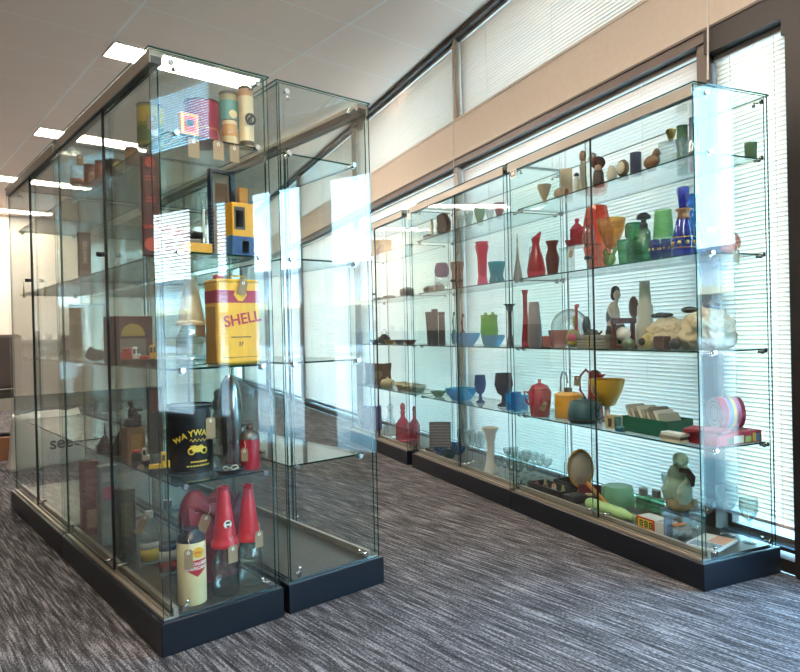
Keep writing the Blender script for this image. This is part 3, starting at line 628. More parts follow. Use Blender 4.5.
P = LP(.343, .09, S4); o = thing('oil_can', 'small red oil can with a grey domed top and side spout', 'oil can', P); r = .034
B().lathe([(.98, 0), (1, .02), (1, .97), (.96, 1), (0, 1)], r, .10).build('body', M('#a3202e', .35), o, sharp=40)
B().lathe([(1.0, 0), (1, .12), (.9, .5), (.5, .9), (.3, 1)], r, .032, .10).build('dome', M('#6f6c68', .35, .6), o, sharp=40)
B().cyl((0, 0, .13), (0, 0, .152), .011).build('cap', M('#4a3030', .4), o); B().tube([(0, 0, .146), (-.02, -.01, .151), (-.036, -.015, .15)], .004).build('spout', M('#4f4a48', .35, .5), o)
B().cyl((.02, -.03, .055), (.033, -.045, .055), .006).build('valve', M('#4f4a48', .35, .5), o)
price_tag(o, -.031, -.022, .075, .022, .045, -.7, 0, .02)
toy_car((LP(0.078, 0.200, S4), 0.0647, 0.0769), 'yellow toy truck on the fourth shelf by the black oil tin', '#d6a01e', '#e0a91e', rz=-.35)
toy_car((LP(0.082, 0.390, S4), 0.0589, 0.0662), 'dark toy lorry with white cab and red load behind the yellow toy truck', '#2c2a2c', '#cfc6b8', '#b03a2c', rz=-.35)
P, w_, h_ = (LP(0.121, 0.550, S4), 0.0664, 0.1156)
o = boxy((P, w_, h_), 'tan wooden box carrying a dark figurine on the fourth shelf', '#8a6238', .07, 'wooden_box', 'box', top='#5a3a34', panels=((-.3, .3, .2, .8, '#a5783f'),))
P3 = (P[0]+Vector((0, .035, h_+.002)), 0); b = B(); b.box(-.025, -.018, 0, .025, .018, .03).ball((0, 0, .05), .018, .014, .03).ball((-.008, 0, .088), .011).cyl((.005, -.01, .065), (.035, -.012, .06), .006).ball((.01, 0, .035), .025, .015, .014)
tag(blob(b, 'figurine', M('#24211f', .45), None, P3, vox=.004), 'small dark figurine seated on top of the tan wooden box', 'figurine')
def cone_can(a, label, c):
    P, w_, h_ = a; o = thing('oil_can', label, 'oil can', P)
    B().lathe([(1, 0), (1, .28), (.92, .32)], w_/2, h_).build('body', M(c, .4, .4), o, sharp=40); B().lathe([(.92, .315), (.7, .42), (.2, .62)], w_/2, h_).build('shoulder', M(c, .35, .4), o, sharp=40); B().lathe([(.16, .6), (.06, 1)], w_/2, h_).build('spout', M(c, .3, .5), o)
cone_can((LP(0.076, 0.780, S4), 0.0666, 0.1140), 'dark conical oil can with a thin spout, farther of two on the fourth shelf', '#2c2724')
cone_can((LP(0.112, 0.700, S4), 0.0656, 0.1444), 'grey conical oil can with a thin spout, beside the tan wooden box', '#3c3834')
P, w_, h_ = (LP(0.219, 0.620, S4), 0.0541, 0.2526)
o = boxy((P, w_, h_), 'tall brown display card with a red bottle printed on it', '#4a382c', .012, 'display_card', 'card', panels=((-.3, .35, .62, .97, '#6b4a34'),))
B().prism([(-.012, .0), (.012, 0), (.012, .035), (.004, .05), (.004, .07), (-.004, .07), (-.004, .05), (-.012, .035)], .001, mat=T(0, -.0018, h_*.63)).build('bottle_picture', M('#8a2c24'), o)
# --- floor of the cabinet
tin_a = (LP(0.131, 0.088, SB), 0.0885, 0.2151); P, w_, h_ = tin_a; r = w_/2
o = thing('lubricant_tin', 'cream lubricant tin with red shield label and dark domed top', 'tin', P)
B().lathe([(.98, 0), (1, .01), (1, .99), (.97, 1), (0, 1)], r, h_*.9, seg=32).build('body', M('#d8c79a', .45, bump=.1), o, sharp=40); B().lathe([(1.0, 0), (1.02, .1), (.95, .4), (.6, .75), (.56, 1), (0, 1)], r, h_*.17, h_*.9, seg=32).build('domed_top', M('#23242a', .3), o, sharp=40)
B().tube([(-r*.6, -.01, h_*.95), (-r*.75, -.012, h_*1.1), (-r*.72, -.012, h_*1.33)], [.006, .005, .003]).build('spout', M('#3a3c42', .3, .5), o)
b = B(); pts = [(-.038, .02), (.038, .02), (.038, -.005), (0, -.032), (-.038, -.005)]
seg_ = 10; outl = [(-.037+.074*i/seg_, .022) for i in range(seg_+1)] + [(.037-.074*i/seg_, -.004-.026*(1-abs(1-2*i/seg_))) for i in range(seg_+1)]
top_, bot_ = outl[:seg_+1], outl[seg_+1:][::-1]
for (p1, p2), (p3, p4) in zip(zip(top_, top_[1:]), zip(bot_, bot_[1:])): b.prism([p1, p2, p4, p3], .0012)
for v in b.bm.verts: a = v.co.x/r; v.co = Vector(((r+.0008-v.co.y)*sin(a), -(r+.0008-v.co.y)*cos(a), v.co.z+h_*.55))
b.build('shield_label', M('#b5202e', .45), o)
text('SPECIALISED', .0135, WHITE, o, T(0, 0, h_*.60), bend=r+.001); text('LUBRICANT', .0135, WHITE, o, T(0, 0, h_*.535), bend=r+.001)
B().cyl((.004, -r-.001, h_*.76), (.004, -r+.006, h_*.76), .0165, seg=20).build('emblem', M('#d9a01e'), o); text('SHELL', .008, M('#a8402c'), o, T(.004, -r-.0012, h_*.76))
price_tag(o, -.026, -r+.004, h_*.83, .026, .06, -.5, 0, .03)
P, w_, h_ = (LP(0.238, 0.075, SB), 0.0878, 0.3478)
pourer((P, w_, h_), 'glass oil bottle with red pourer cone and round white sticker', '#c01f2e', (.004, -.05, .165, .034, .055, .1, 0, .03), sticker=True)
P, w_, h_ = (LP(0.360, 0.095, SB), 0.0849, 0.3339); P = (Vector((min(P[0].x, A0.x+.334), P[0].y, P[0].z)), 0)
pourer((P, w_, h_), 'glass oil bottle with red pourer cone, nearer the back glass', '#c01f2e', (.012, -.05, .185, .03, .055, .1, 0, .03))
# crimson satchel slumped behind the bottles
P = LP(.250, .212, SB); o = thing('satchel', 'crimson leather satchel slumped behind the red topped oil bottles', 'satchel', P, .05)
LEA = M('#7d1c28', .5, bump=.2)
b = B(); b.ball((0, 0, .15), .112, .060, .135).ball((-.058, -.005, .225), .055, .05, .10).ball((.05, .01, .215), .058, .05, .10).ball((0, -.02, .2), .07, .05, .09).box(-.095, -.04, .008, .095, .045, .10); blob(b, 'bag_body', LEA, o, vox=.009)
b = B(); b.prism([(-.10, .0), (.10, 0), (.09, -.10), (.02, -.14), (-.03, -.13), (-.10, -.09)], .006, mat=T(0, -.054, .275)@Matrix.Rotation(-.12, 4, 'X')); b.build('flap', M('#8a2230', .5, bump=.2), o)
b = B(); b.tube([(-.1, -.02, .24), (-.07, -.06, .27), (-.01, -.075, .235), (.04, -.07, .25), (.085, -.05, .29), (.1, -.02, .25)], .007); b.build('strap', M('#691720', .5), o)
price_tag(o, -.05, -.082, .25, .036, .08, 0, .45, .03)
def squat(a, label, bodyc, capc, labels, clear=True):
    P, w_, h_ = a; o = thing('bottle', label, 'bottle', P)
    B().lathe([(.9, 0), (1, .03), (1, .5), (.9, .62), (.4, .78), (.36, .9)], w_/2, h_, sy=.7).build('glass', CLEAR2 if clear else M(bodyc, .3), o)
    B().lathe([(.44, .88), (.44, 1), (0, 1)], w_/2, h_).build('cap', M(capc, .4), o, sharp=40)
    for z0, z1, c in labels: B().lathe([(1.0, z0), (1.03, z0), (1.03, z1), (1, z1)], w_/2, h_, sy=.71, close=False).build('label', M(c, .5), o)
    return o
o = squat((LP(0.153, 0.530, SB), 0.0666, 0.1943), 'clear bottle with white cap, kraft tag and yellow label', '#d8d2c0', '#e6e2da', ((.08, .3, '#d8b02c'), (.3, .42, '#d6d0c4')))
price_tag(o, -.02, -.03, .19, .03, .07, 0, .5, .01)
squat((LP(0.164, 0.370, SB), 0.0670, 0.2623), 'clear bottle with a red and blue label beside the cream lubricant tin', '#d8d2c0', '#8d8d92', ((.06, .2, '#a83a34'), (.2, .34, '#d8d4cc'), (.34, .42, '#3f4a6e')))
boxy((LP(0.094, 1.060, SB), 0.0639, 0.3119), 'tall faded red carton standing on the cabinet floor', '#7a3c36', .06, 'carton', panels=((-.3, .3, .1, .35, '#a87a5a'), (-.3, .3, .45, .9, '#8d5048')))
boxy((LP(0.109, 0.860, SB), 0.0687, 0.3209), 'tall grey carton with a small pink picture on the cabinet floor', '#8a8a88', .06, 'carton', panels=((-.32, .32, .58, .74, '#b85a70'), (-.4, .4, .1, .4, '#9d9686'), (-.35, .35, .8, .92, '#a8a49a')))
boxy((LP(0.121, 0.680, SB), 0.0654, 0.2522), 'dark tall carton in the shade of the cabinet floor', '#3d3c30', .05, 'carton', panels=((-.35, .35, .3, .8, '#545236'),))
# --- behind, in the empty pair: a dark garden figure stands on the low shelf
P = LP(.56, .78, S4); b = B(); b.box(-.04, -.03, 0, .04, .03, .03).ball((0, 0, .08), .04, .035, .06).ball((-.01, 0, .15), .03, .026, .035).ball((-.012, -.005, .195), .022).ball((.03, -.01, .10), .02, .02, .035)
tag(blob(b, 'figurine', M('#3b3a38', .6), None, P, vox=.006), 'dark stone figurine on the low shelf of the empty cabinet pair', 'figurine')
# ================================================================ things on the window side
FLUTE = [(.55, 0), (.6, .01), (.5, .04), (.08, .06), (.06, .45), (.3, .52), (.75, .62), (1, .78), (.92, 1)]
CUP = [(.7, 0), (.8, .02), (.9, .5), (1, 1)]
def rv(a, name, label, prof, mat, cat=None, t=.07, **k): return vase(a, name, label, cat or name.split('_')[-1], prof, mat, t, **k)
def handle(o, pts, r, mat, name='handle'): B().tube(pts, r).build(name, mat, o)
# ---------------- near cabinet, top shelf
rv((RP(1.017, 0.110, S1), 0.0699, 0.0934), 'lace_cup', 'cream lacy flared cup alone at the far end of the top shelf', [(.5, 0), (.55, .04), (.3, .15), (.3, .25), (.6, .5), (1, 1)], M('#b8aa8c', .7, bump=.4), 'cup', rib=.06, nrib=8)
P, w_, h_ = (RP(0.916, 0.120, S1), 0.0632, 0.0577); b = B(); b.ball((0, 0, h_*.5), w_*.3, w_*.5, h_*.5).ball((0, -w_*.3, h_*.35), w_*.2, w_*.25, h_*.35); tag(blob(b, 'sea_shell', M('#a08a74', .5, bump=.3), None, P, vox=.004), 'small brown sea shell beside the lacy cup', 'sea shell')
P, w_, h_ = (RP(0.957, 0.200, S1), 0.0596, 0.1709); o = boxy((P, w_, h_), 'cream greeting card with a dark red figure, standing on the top shelf', '#cfc3a6', .004, 'greeting_card', 'card', rz=-.7); B().prism([(-.01, .004), (.01, .004), (.008, .025), (.012, .04), (.004, .052), (-.006, .05), (-.01, .035)], .001, mat=T(0, -.0015, h_*.1)).build('figure_picture', M('#8a3a30'), o)
P, w_, h_ = (RP(0.781, 0.120, S1), 0.0327, 0.0945); b = B(); b.ball((0, 0, h_*.4), w_*.5, w_*.5, h_*.42).ball((0, 0, h_*.8), w_*.32, w_*.32, h_*.2); o = tag(blob(b, 'figurine', M('#cfc8b8', .5), None, P, vox=.003), 'tiny white figurine with black cap next to the greeting card', 'figurine'); B().ball((0, 0, h_*.95), w_*.36, w_*.36, h_*.12).build('cap', BLACK, o)
P, w_, h_ = (RP(0.795, 0.170, S1), 0.0425, 0.2147); o = thing('figurine', 'slender pale figurine with a brown face near the door edge', 'figurine', P); b = B(); b.lathe([(.9, 0), (1, .1), (.7, .5), (.8, .65), (.4, .75)], w_/2, h_); b.build('robe', M('#c9c0aa', .6), o); B().ball((0, 0, h_*.86), w_*.4, w_*.4, h_*.13).build('head', M('#8d6a54'), o)
P, w_, h_ = (RP(0.621, 0.110, S1), 0.0710, 0.1322); o = thing('figurine', 'dark brown wooden figurine with a large round curly head', 'figurine', P); b = B(); b.lathe([(.8, 0), (.9, .1), (.75, .45), (.5, .6)], w_*.42, h_); b.build('body', M('#3a2a24', .5), o); B().ball((.0, 0, h_*.8), w_*.44, w_*.44, h_*.22).build('head', M('#4a221c', .7, bump=.5), o); B().ball((-.012, -.012, h_*.62), w_*.2, w_*.2, h_*.12).build('face', M('#c9a58a'), o)
price_tag(o, -.02, -.0, h_*1.12, .03, .04, -1.2, .6, .0)
P, w_, h_ = (RP(0.548, 0.120, S1), 0.0478, 0.0842); b = B(); b.ball((0, 0, h_*.45), w_*.45, w_*.5, h_*.45).ball((.005, .01, h_*.75), w_*.25, w_*.3, h_*.25); tag(blob(b, 'sea_shell', M('#cfc8b6', .5, bump=.2), None, P, vox=.004), 'white sea shell beside the curly headed figurine', 'sea shell')
P, w_, h_ = (RP(0.481, 0.120, S1), 0.0552, 0.0891); o = thing('sea_shell', 'spotted brown cowrie shell propped up on the top shelf', 'sea shell', P); b = B(); b.ball((0, 0, h_*.55), w_*.4, w_*.55, h_*.42); b.build('shell', M('#8a7a5c', .25, bump=.3), o); B().ball((-w_*.3, -w_*.1, h_*.55), w_*.16, w_*.4, h_*.3).build('lip', M('#d8cbb4', .4), o); B().box(-w_*.3, -w_*.3, 0, w_*.3, w_*.3, h_*.14).build('stand', M('#6b5a48'), o)
rv((RP(0.406, 0.120, S1), 0.0456, 0.0950), 'beaker', 'small navy blue beaker on the top shelf', [(.95, 0), (1, .03), (1, 1)], M('#1f2c4e', .4), 'cup')
P, w_, h_ = (RP(0.319, 0.120, S1), 0.0845, 0.0923); b = B(); b.ball((0, 0, h_*.4), w_*.24, w_*.5, h_*.3).ball((0, -w_*.3, h_*.7), w_*.16, w_*.2, h_*.22).cyl((0, -w_*.4, h_*.7), (0, -w_*.62, h_*.6), .004).box(-w_*.12, -w_*.2, 0, w_*.12, w_*.2, h_*.2); tag(blob(b, 'carved_bird', M('#7a5638', .5), None, P, vox=.004), 'carved brown wooden bird beside the navy beaker', 'carving')
P, w_, h_ = (RP(0.238, 0.140, S1), 0.0706, 0.0961); b = B(); b.box(-w_/2, -w_/2, 0, w_/2, w_/2, h_, .003); o = solo(b, 'acrylic_block', 'clear square block carrying a small gold pot', 'block', P, CLEAR)
P2, w2, h2 = (RP(0.236, 0.140, S1), 0.0392, 0.1737); rv(((P[0]+Vector((0, 0, h_+.001)), P[1]), w2, .048), 'faceted_pot', 'small gold faceted pot on the clear block', [(.3, 0), (.55, .15), (1, .8), (.85, 1)], M('#8f7a3c', .3, .7), 'pot', seg=7)
P, w_, h_ = (RP(0.115, 0.085, S1), 0.0743, 0.0755); b = B(); b.hollow([(.4, 0), (.5, .08), (.8, .5), (1, 1)], w_/2, h_*.9, .12, rib=.1, nrib=10, seg=40); solo(b, 'crystal_bowl', 'cut crystal bowl at the near end of the top shelf', 'bowl', P, CLEAR)
P, w_, h_ = (RP(0.329, 0.300, S1), 0.0498, 0.2027); tin((P, w_*.9, h_), 'round green tin stacked behind the crystal bowl', '#4e7a5c', lid='#3f6b50', bands=((.3, .6, '#7fa88a'),))
P, w_, h_ = (RP(0.298, 0.320, S1), 0.0453, 0.2244); w_ *= .9; P = (P[0]-DV*.012, P[1]); o = tin((P, w_, h_*.6), 'round red tin under the slate blue tin', '#a83244', lid='#8d2838'); tin(((P[0]+Vector((0, 0, h_*.6+.001)), P[1]), w_*.96, h_*.4), 'round slate blue tin on top of the red tin', '#5a6a84', lid='#4e5e7a')
rv((RP(.05, .345, S1), .045, .06), 'beaker', 'small green speckled beaker at the glass end of the top shelf', [(.8, 0), (.9, .05), (1, 1)], M('#5a7a5c', .5, bump=.3), 'cup')
# ---------------- near cabinet, second shelf
o = thing('perfume_bottle', 'slim smoky bottle with tall pointed stopper, far end of the second shelf', 'bottle', (RP(1.277, 0.120, S2), 0.0644, 0.2527)[0], -DEL); _, w_, h_ = (RP(1.277, 0.120, S2), 0.0644, 0.2527)
B().lathe([(.7, 0), (.8, .02), (.45, .32), (.2, .5), (.26, .52), (.26, .54)], w_*.5, h_).build('glass', CG('#8f7a70'), o); B().lathe([(.2, .54), (.26, .6), (.12, .75), (.2, .82), (.02, 1)], w_*.4, h_).build('stopper', CG('#c0b0a0'), o)
P, w_, h_ = (RP(1.097, 0.110, S2), 0.1175, 0.2206); o = thing('jug', 'ruby red glass jug with a swept up lip', 'jug', P, 0); RUBY = CG('#c21f34', .55)
b = B(); b.hollow([(.62, 0), (.68, .02), (.74, .15), (.58, .42), (.33, .66), (.27, .76), (.33, .86), (.36, .9)], w_*.55, h_, .08); b.bm.verts.ensure_lookup_table()
for v in b.bm.verts:
    if v.co.z > h_*.74:
        q_ = (v.co.z-h_*.74)/(h_*.16); v.co.z += max(0, -v.co.y)/(w_*.18)*h_*.12*q_; v.co.y *= 1+q_*(.9 if v.co.y < 0 else .1); v.co.x *= 1-.3*q_*(v.co.y < 0)
b.build('body', RUBY, o); B().tube([(0, w_*.16, h_*.74), (0, w_*.42, h_*.70), (0, w_*.52, h_*.5), (0, w_*.34, h_*.3)], .005).build('handle', CLEAR, o)
rv((RP(1.002, 0.140, S2), 0.0699, 0.1729), 'vase', 'dark maroon vase with a frilled neck beside the ruby jug', [(.7, 0), (.75, .05), (1, .5), (.6, .8), (.95, 1)], CG('#7a2a2c', .7))
# clear riser with ruby pieces on it
P, w_, h_ = (RP(0.804, 0.150, S2), 0.1700, 0.1224); o = thing('display_riser', 'clear acrylic riser table carrying the ruby pots', 'riser', P, 0); d = .09; L = .205
B().sheet(-d/2, -L/2, h_-.005, d/2, L/2, h_).build('riser_top', [CLEAR, CLEAR], o)
for s in (-1, 1): B().sheet(-d/2, s*(L/2-.005)-.0025, 0, d/2, s*(L/2-.005)+.0025, h_-.0055).build('riser_side', [CLEAR, CLEAR], o)
price_tag(o, -d/2-.002, 0, h_*.95, .028, .05, -pi/2, .3, .0); RZ = h_; RPo = P
def onr(dv, dn=0): return (RPo[0] + DV*dv + NV*dn + Vector((0, 0, RZ+.001)), -DEL)
rv((onr(.076), .045, .036), 'dish', 'ruby red flared dish on the riser, far end', [(.5, 0), (.55, .1), (.9, .8), (1, 1)], RUBY, 'dish')
o = thing('lidded_jar', 'ruby glass lidded jar standing on the clear riser', 'jar', onr(.018, .0)); B().hollow([(.9, 0), (1, .04), (1, .9), (.95, 1)], .033, .074, .08).build('jar', RUBY, o)
B().lathe([(1.05, 0), (1.05, .08), (.7, .35), (.3, .6), (.2, .68), (.35, .8), (.3, .95), (0, 1)], .033, .058, .0745).build('lid', CG('#a81a2a', .6), o)
rv((onr(-.062), .06, .09), 'glass_cloche', 'clear glass cloche over a russet pot on the riser', [(1, 0), (1, .5), (.85, .78), (.4, .95), (0, 1)], CLEAR, 'cloche', t=0)
rv((onr(-.062), .034, .046), 'pot', 'little russet pot under the clear cloche', [(.8, 0), (1, .4), (.7, .9), (.8, 1)], M('#b8523c', .4), 'pot')
rv((RP(0.840, 0.285, S2), 0.1505, 0.3255), 'vase', 'large faceted orange glass vase', [(.5, 0), (.55, .03), (1, .5), (.97, .6), (.64, .98), (.6, 1)], CG('#f24a18', .8), seg=8)
P, w_, h_ = (RP(0.603, 0.160, S2), 0.1245, 0.2167); o = thing('footed_bowl', 'amber pressed glass bowl on a clear foot', 'bowl', P); B().lathe([(.5, 0), (.5, .05), (.1, .1), (.1, .38)], w_/2, h_).build('foot', CLEAR, o); B().hollow([(.15, .38), (.4, .42), (.85, .75), (1, 1)], w_/2, h_, .07, rib=.03, nrib=14, seg=42).build('bowl', CG('#e0a63a', .6), o)
P, w_, h_ = (RP(0.541, 0.090, S2), 0.0777, 0.0821); b = B(); b.ball((0, 0, h_*.35), w_*.28, w_*.45, h_*.34).cyl((0, -w_*.2, h_*.4), (0, -w_*.5, h_*.8), .008).ball((0, -w_*.5, h_*.82), .011).ball((0, w_*.3, h_*.75), .012, .012, .02); tag(blob(b, 'glass_duck', CG('#5f8f1e', .6), None, P, vox=.004), 'little olive green glass duck at the shelf edge', 'duck')
GR = CG('#3f9455', .45); GD = CG('#1f6b3a', .55)
rv((RP(0.439, 0.090, S2), 0.0752, 0.0982), 'tumbler', 'green glass tumbler in front of the green jar', [(.75, 0), (.8, .03), (1, 1)], GR)
P, w_, h_ = (RP(0.478, 0.170, S2), 0.0727, 0.1791); o = thing('lidded_jar', 'round green glass jar with a bulging lid', 'jar', P); B().lathe([(.7, 0), (.9, .1), (.9, .5), (.65, .62)], w_/2, h_).build('jar', GD, o); B().lathe([(.7, .62), (1, .68), (1, .92), (.85, 1), (0, 1)], w_/2, h_).build('lid', GD, o)
P, w_, h_ = (RP(0.410, 0.160, S2), 0.0710, 0.2093); o = thing('decanter', 'green glass decanter with a black stopper', 'decanter', P); B().lathe([(.9, 0), (1, .03), (1, .3), (.6, .52), (.4, .6), (.4, .68)], w_/2, h_).build('body', GD, o); B().lathe([(.46, .68), (.46, .78), (.3, .8), (.3, .86), (.8, .88), (.8, .94), (.4, 1), (0, 1)], w_/2, h_).build('stopper', BLACK, o, sharp=40); B().tube([(0, -w_*.2, h_*.7), (0, -w_*.42, h_*.6), (0, -w_*.44, h_*.4), (0, -w_*.45, h_*.3)], .005).build('handle', GD, o)
rv((RP(0.382, 0.240, S2), 0.0837, 0.2211), 'vase', 'tall pale green bubble glass vase behind the blue cups', [(.75, 0), (.85, .03), (1, .5), (.8, 1)], CG('#a5d49a', .35), t=.1)
COB = CG('#16209a', .6); GOLD = M('#b58d3c', .3, .8)
def goldcup(a, label):
    P, w_, h_ = a; o = thing('liqueur_glass', label, 'glass', P); B().hollow([(.85, 0), (1, .1), (1, .7), (.85, 1)], w_/2, h_, .1).build('bowl', COB, o); b = B()
    for i in range(7): a_ = 2*pi*i/7; b.ball((w_*.5*cos(a_), w_*.5*sin(a_), h_*.5), .004, .004, .005, seg=8)
    b.build('gold_beads', GOLD, o); return o
goldcup((RP(0.273, 0.080, S2), 0.0413, 0.0748), 'small cobalt liqueur glass with gold beads, farther from the decanter'); goldcup((RP(0.217, 0.080, S2), 0.0405, 0.0710), 'small cobalt liqueur glass with gold beads, beside the cobalt decanter')
P, w_, h_ = (RP(0.148, 0.100, S2), 0.0830, 0.2579); o = thing('decanter', 'cobalt blue decanter with gold bands and tall stopper', 'decanter', P); B().lathe([(.95, 0), (1, .02), (1, .24), (.92, .3), (.62, .52), (.56, .54)], w_/2, h_).build('body', COB, o)
B().lathe([(.58, .54), (.5, .58), (.5, .64), (.7, .66), (.7, .68)], w_/2, h_).build('collar', M('#a5744e', .3, .6), o); B().lathe([(.34, .68), (.6, .98), (.5, 1), (0, 1)], w_/2, h_, seg=6).build('stopper', COB, o)
for z in (.1, .25): B().lathe([(1.0, z), (1.03, z), (1.03, z+.014), (1, z+.014)], w_/2, h_, close=False).build('gold_band', GOLD, o)
b = B()
for i in range(9): a_ = 2*pi*i/9; b.ball((w_*.5*cos(a_), w_*.5*sin(a_), h_*.18), .007, .007, .008, seg=8)
b.build('gold_flowers', GOLD, o)
P, w_, h_ = (RP(0.264, 0.270, S2), 0.0485, 0.2619); b = B(); b.box(-.03, -.035, 0, .03, .035, h_, .006); solo(b, 'vase', 'bright blue square glass vase behind the cobalt decanter', 'vase', P, CG('#1f6fe0', .6))
P = RP(.085, .255, S2); o = thing('glass_float', 'pale red ribbed glass ball at the glass end', 'glass ball', P, 0); b = B(); b.lathe([(.25, 0), (.6, .08), (.9, .28), (1, .5), (.9, .72), (.6, .92), (.2, 1)], .045, .088, rib=.03, nrib=14, seg=42); b.build('ball', CG('#e08a78', .5), o)
price_tag(o, -.03, -.062, .012, .036, .05, .1, .1, .02)
rv((RP(.075, .165, S2), .062, .10), 'jar', 'dark grey rounded jar near the glass end of the second shelf', [(.7, 0), (1, .4), (.9, .8), (.5, .95), (.5, 1)], CG('#4a4f5c', .5))
# ---------------- near cabinet, third shelf
P, w_, h_ = (RP(1.140, 0.180, S3), 0.0835, 0.0557); b = B(); b.box(-.04, -w_*.5, 0, .04, w_*.5, h_, .004); solo(b, 'trinket_box', 'flat salmon pink box on the third shelf', 'box', P, M('#b56a5a', .4))
P, w_, h_ = (RP(0.931, 0.110, S3), 0.0879, 0.0859); b = B(); b.hollow([(.6, 0), (.8, .2), (1, 1)], w_/2, h_, .1, rib=.12, nrib=9, seg=36); solo(b, 'bowl', 'pink petal edged glass bowl on the third shelf', 'bowl', P, CG('#c08a84', .5))
P, w_, h_ = (RP(1.027, 0.260, S3), 0.1890, 0.2373); o = thing('plate', 'large clear glass plate standing upright on its edge', 'plate', P, -pi/4); b = B(); m = T(0, 0, w_*.5)@Matrix.Rotation(pi/2-.15, 4, 'X'); b.lathe([(.5, 0), (.6, .4), (1, 1), (.97, 1), (.58, .5), (.5, .12)], w_/2, .02, close=False, seg=36, mat=m); b.lathe([(0, .1), (.55, .1), (.55, .2), (0, .2)], w_/2, .02, close=False, seg=36, mat=m); b.build('plate_glass', CLEAR, o)
B().lathe([(.62, .45), (.66, .5), (.66, .56), (.62, .5)], w_/2, .021, close=False, seg=36, mat=m).build('rim_line', CG('#9aa4a2', .7), o); B().box(-.04, -.02, 0, .04, .03, .008).build('plate_stand', CLEAR, o)
P, w_, h_ = (RP(0.869, 0.160, S3), 0.0772, 0.2096); b = B(); b.ball((0, 0, h_*.2), w_*.3, w_*.5, h_*.2).tube([(0, -w_*.1, h_*.2), (0, -w_*.2, h_*.55), (0, -w_*.2, h_*.9)], [.014, .01, .009]).ball((0, -w_*.27, h_*.95), .01, .018, .01); o = tag(blob(b, 'glass_swan', M('#a8322c', .35), None, P, vox=.004), 'red long necked swan in front of the upright plate', 'ornament'); B().ball((-.012, -w_*.18, h_*.6), .008, .012, h_*.14).build('wing_patch', M('#8a7a3c'), o)
P, w_, h_ = (RP(0.797, 0.090, S3), 0.0608, 0.0894); o = thing('painted_egg', 'small painted egg with pink and yellow patches', 'egg', P); B().ball((0, 0, h_*.5), w_*.5, w_*.5, h_*.5).build('shell', M('#6f7a4a', .35), o); B().ball((-w_*.14, -w_*.14, h_*.55), w_*.38, w_*.38, h_*.26).build('pink_patch', M('#b54a6a', .4), o); B().ball((-w_*.12, -w_*.1, h_*.3), w_*.36, w_*.36, h_*.14).build('yellow_patch', M('#c0a840', .4), o)
P, w_, h_ = (RP(0.679, 0.130, S3), 0.1589, 0.0597); w_ *= 1.15; o = thing('trinket_box', 'long grey patterned trinket box with a tan clasp strip', 'box', P); B().box(-.04, -w_/2, 0, .04, w_/2, h_*.62, .003).build('box', M('#8a8578', .5, bump=.3), o); B().box(-.041, -w_/2-.001, h_*.64, .041, w_/2+.001, h_, .004).build('lid', M('#7a7a74', .45), o); B().box(-.0425, -.0, 0.002, -.039, .018, h_, .001).build('clasp', M('#9a8450'), o)
for z in (.2, .42): B().box(-.0408, -w_/2+.002, h_*z, -.0395, w_/2-.002, h_*z+.003).build('stripe', M('#4a4a4c'), o)
P, w_, h_ = (RP(0.843, 0.240, S3), 0.0677, 0.1693); PB = (P[0]+Vector((0, 0, .0)), P[1]); b = B(); b.ball((0, 0, h_*.3), .02, w_*.9, h_*.22).ball((0, w_*.5, h_*.6), .02, .022, h_*.3).cyl((0, -w_*.6, h_*.3), (0, -w_*1.1, h_*.45), .006).cyl((0, -.02, 0), (0, -.02, h_*.3), .008).cyl((0, .02, 0), (0, .02, h_*.3), .008)
tag(blob(b, 'cat_ornament', M('#1d1e22', .35), None, PB, vox=.004), 'black cat ornament behind the grey patterned box', 'ornament')
# seated figurine
P, w_, h_ = (RP(0.711, 0.270, S3), 0.1074, 0.3041); o = thing('figurine', 'tall figurine of a dark haired seated person in dark clothing', 'figurine', P, 0)
b = B(); b.box(-.03, -.03, 0, .03, .035, h_*.3, .01).ball((0, 0, h_*.34), .034, .045, h_*.14).ball((0, .012, h_*.5), .028, .032, h_*.2).tube([(0, .0, h_*.62), (.0, -.01, h_*.72)], .01).ball((0, -.014, h_*.80), .017, .018, .024).ball((0, -.033, h_*.79), .004).tube([(-.026, .014, h_*.6), (-.034, -.012, h_*.48), (-.02, -.04, h_*.42)], [.011, .009, .007]); blob(b, 'body', M('#b09a84', .5), o, vox=.004)
b = B(); b.ball((.004, .0, h_*.86), .021, .022, .026).ball((.004, .014, h_*.80), .014, .014, .026); blob(b, 'hair', M('#231a17', .5), o, vox=.004)
b = B(); b.box(-.034, -.034, 0.001, .034, .04, h_*.28, .01).ball((0, .016, h_*.46), .0305, .034, h_*.19).ball((.002, .0, h_*.3), .038, .05, h_*.1); blob(b, 'coat', M('#2a2c30', .5), o, vox=.004)
P, w_, h_ = (RP(0.524, 0.270, S3), 0.0661, 0.2937); rv((P, w_*1.25, h_), 'cup_tower', 'tall off white stacked cup tower', [(.85, 0), (1, .03), (.92, .35), (.8, .4), (.8, .62), (.62, .66), (.6, .8), (.55, .82), (.52, 1)], M('#b9b5a4', .5), 'cup tower', t=0)
P, w_, h_ = (RP(0.634, 0.310, S3), 0.0596, 0.2342); o = thing('round_ornament', 'brown round ornament on a short post beside the white cup tower', 'ornament', P); B().lathe([(.8, 0), (.9, .05), (.3, .1), (.25, .6)], .02, h_).build('post', M('#5a4236'), o); B().ball((0, 0, h_*.78), .022, .022, h_*.22).build('ball', M('#6b3a2c', .4), o)
P, w_, h_ = (RP(0.499, 0.120, S3), 0.0942, 0.1318); o = thing('globe_stand', 'dark red wooden frame holding a white globe', 'frame', P, -.5); b = B()
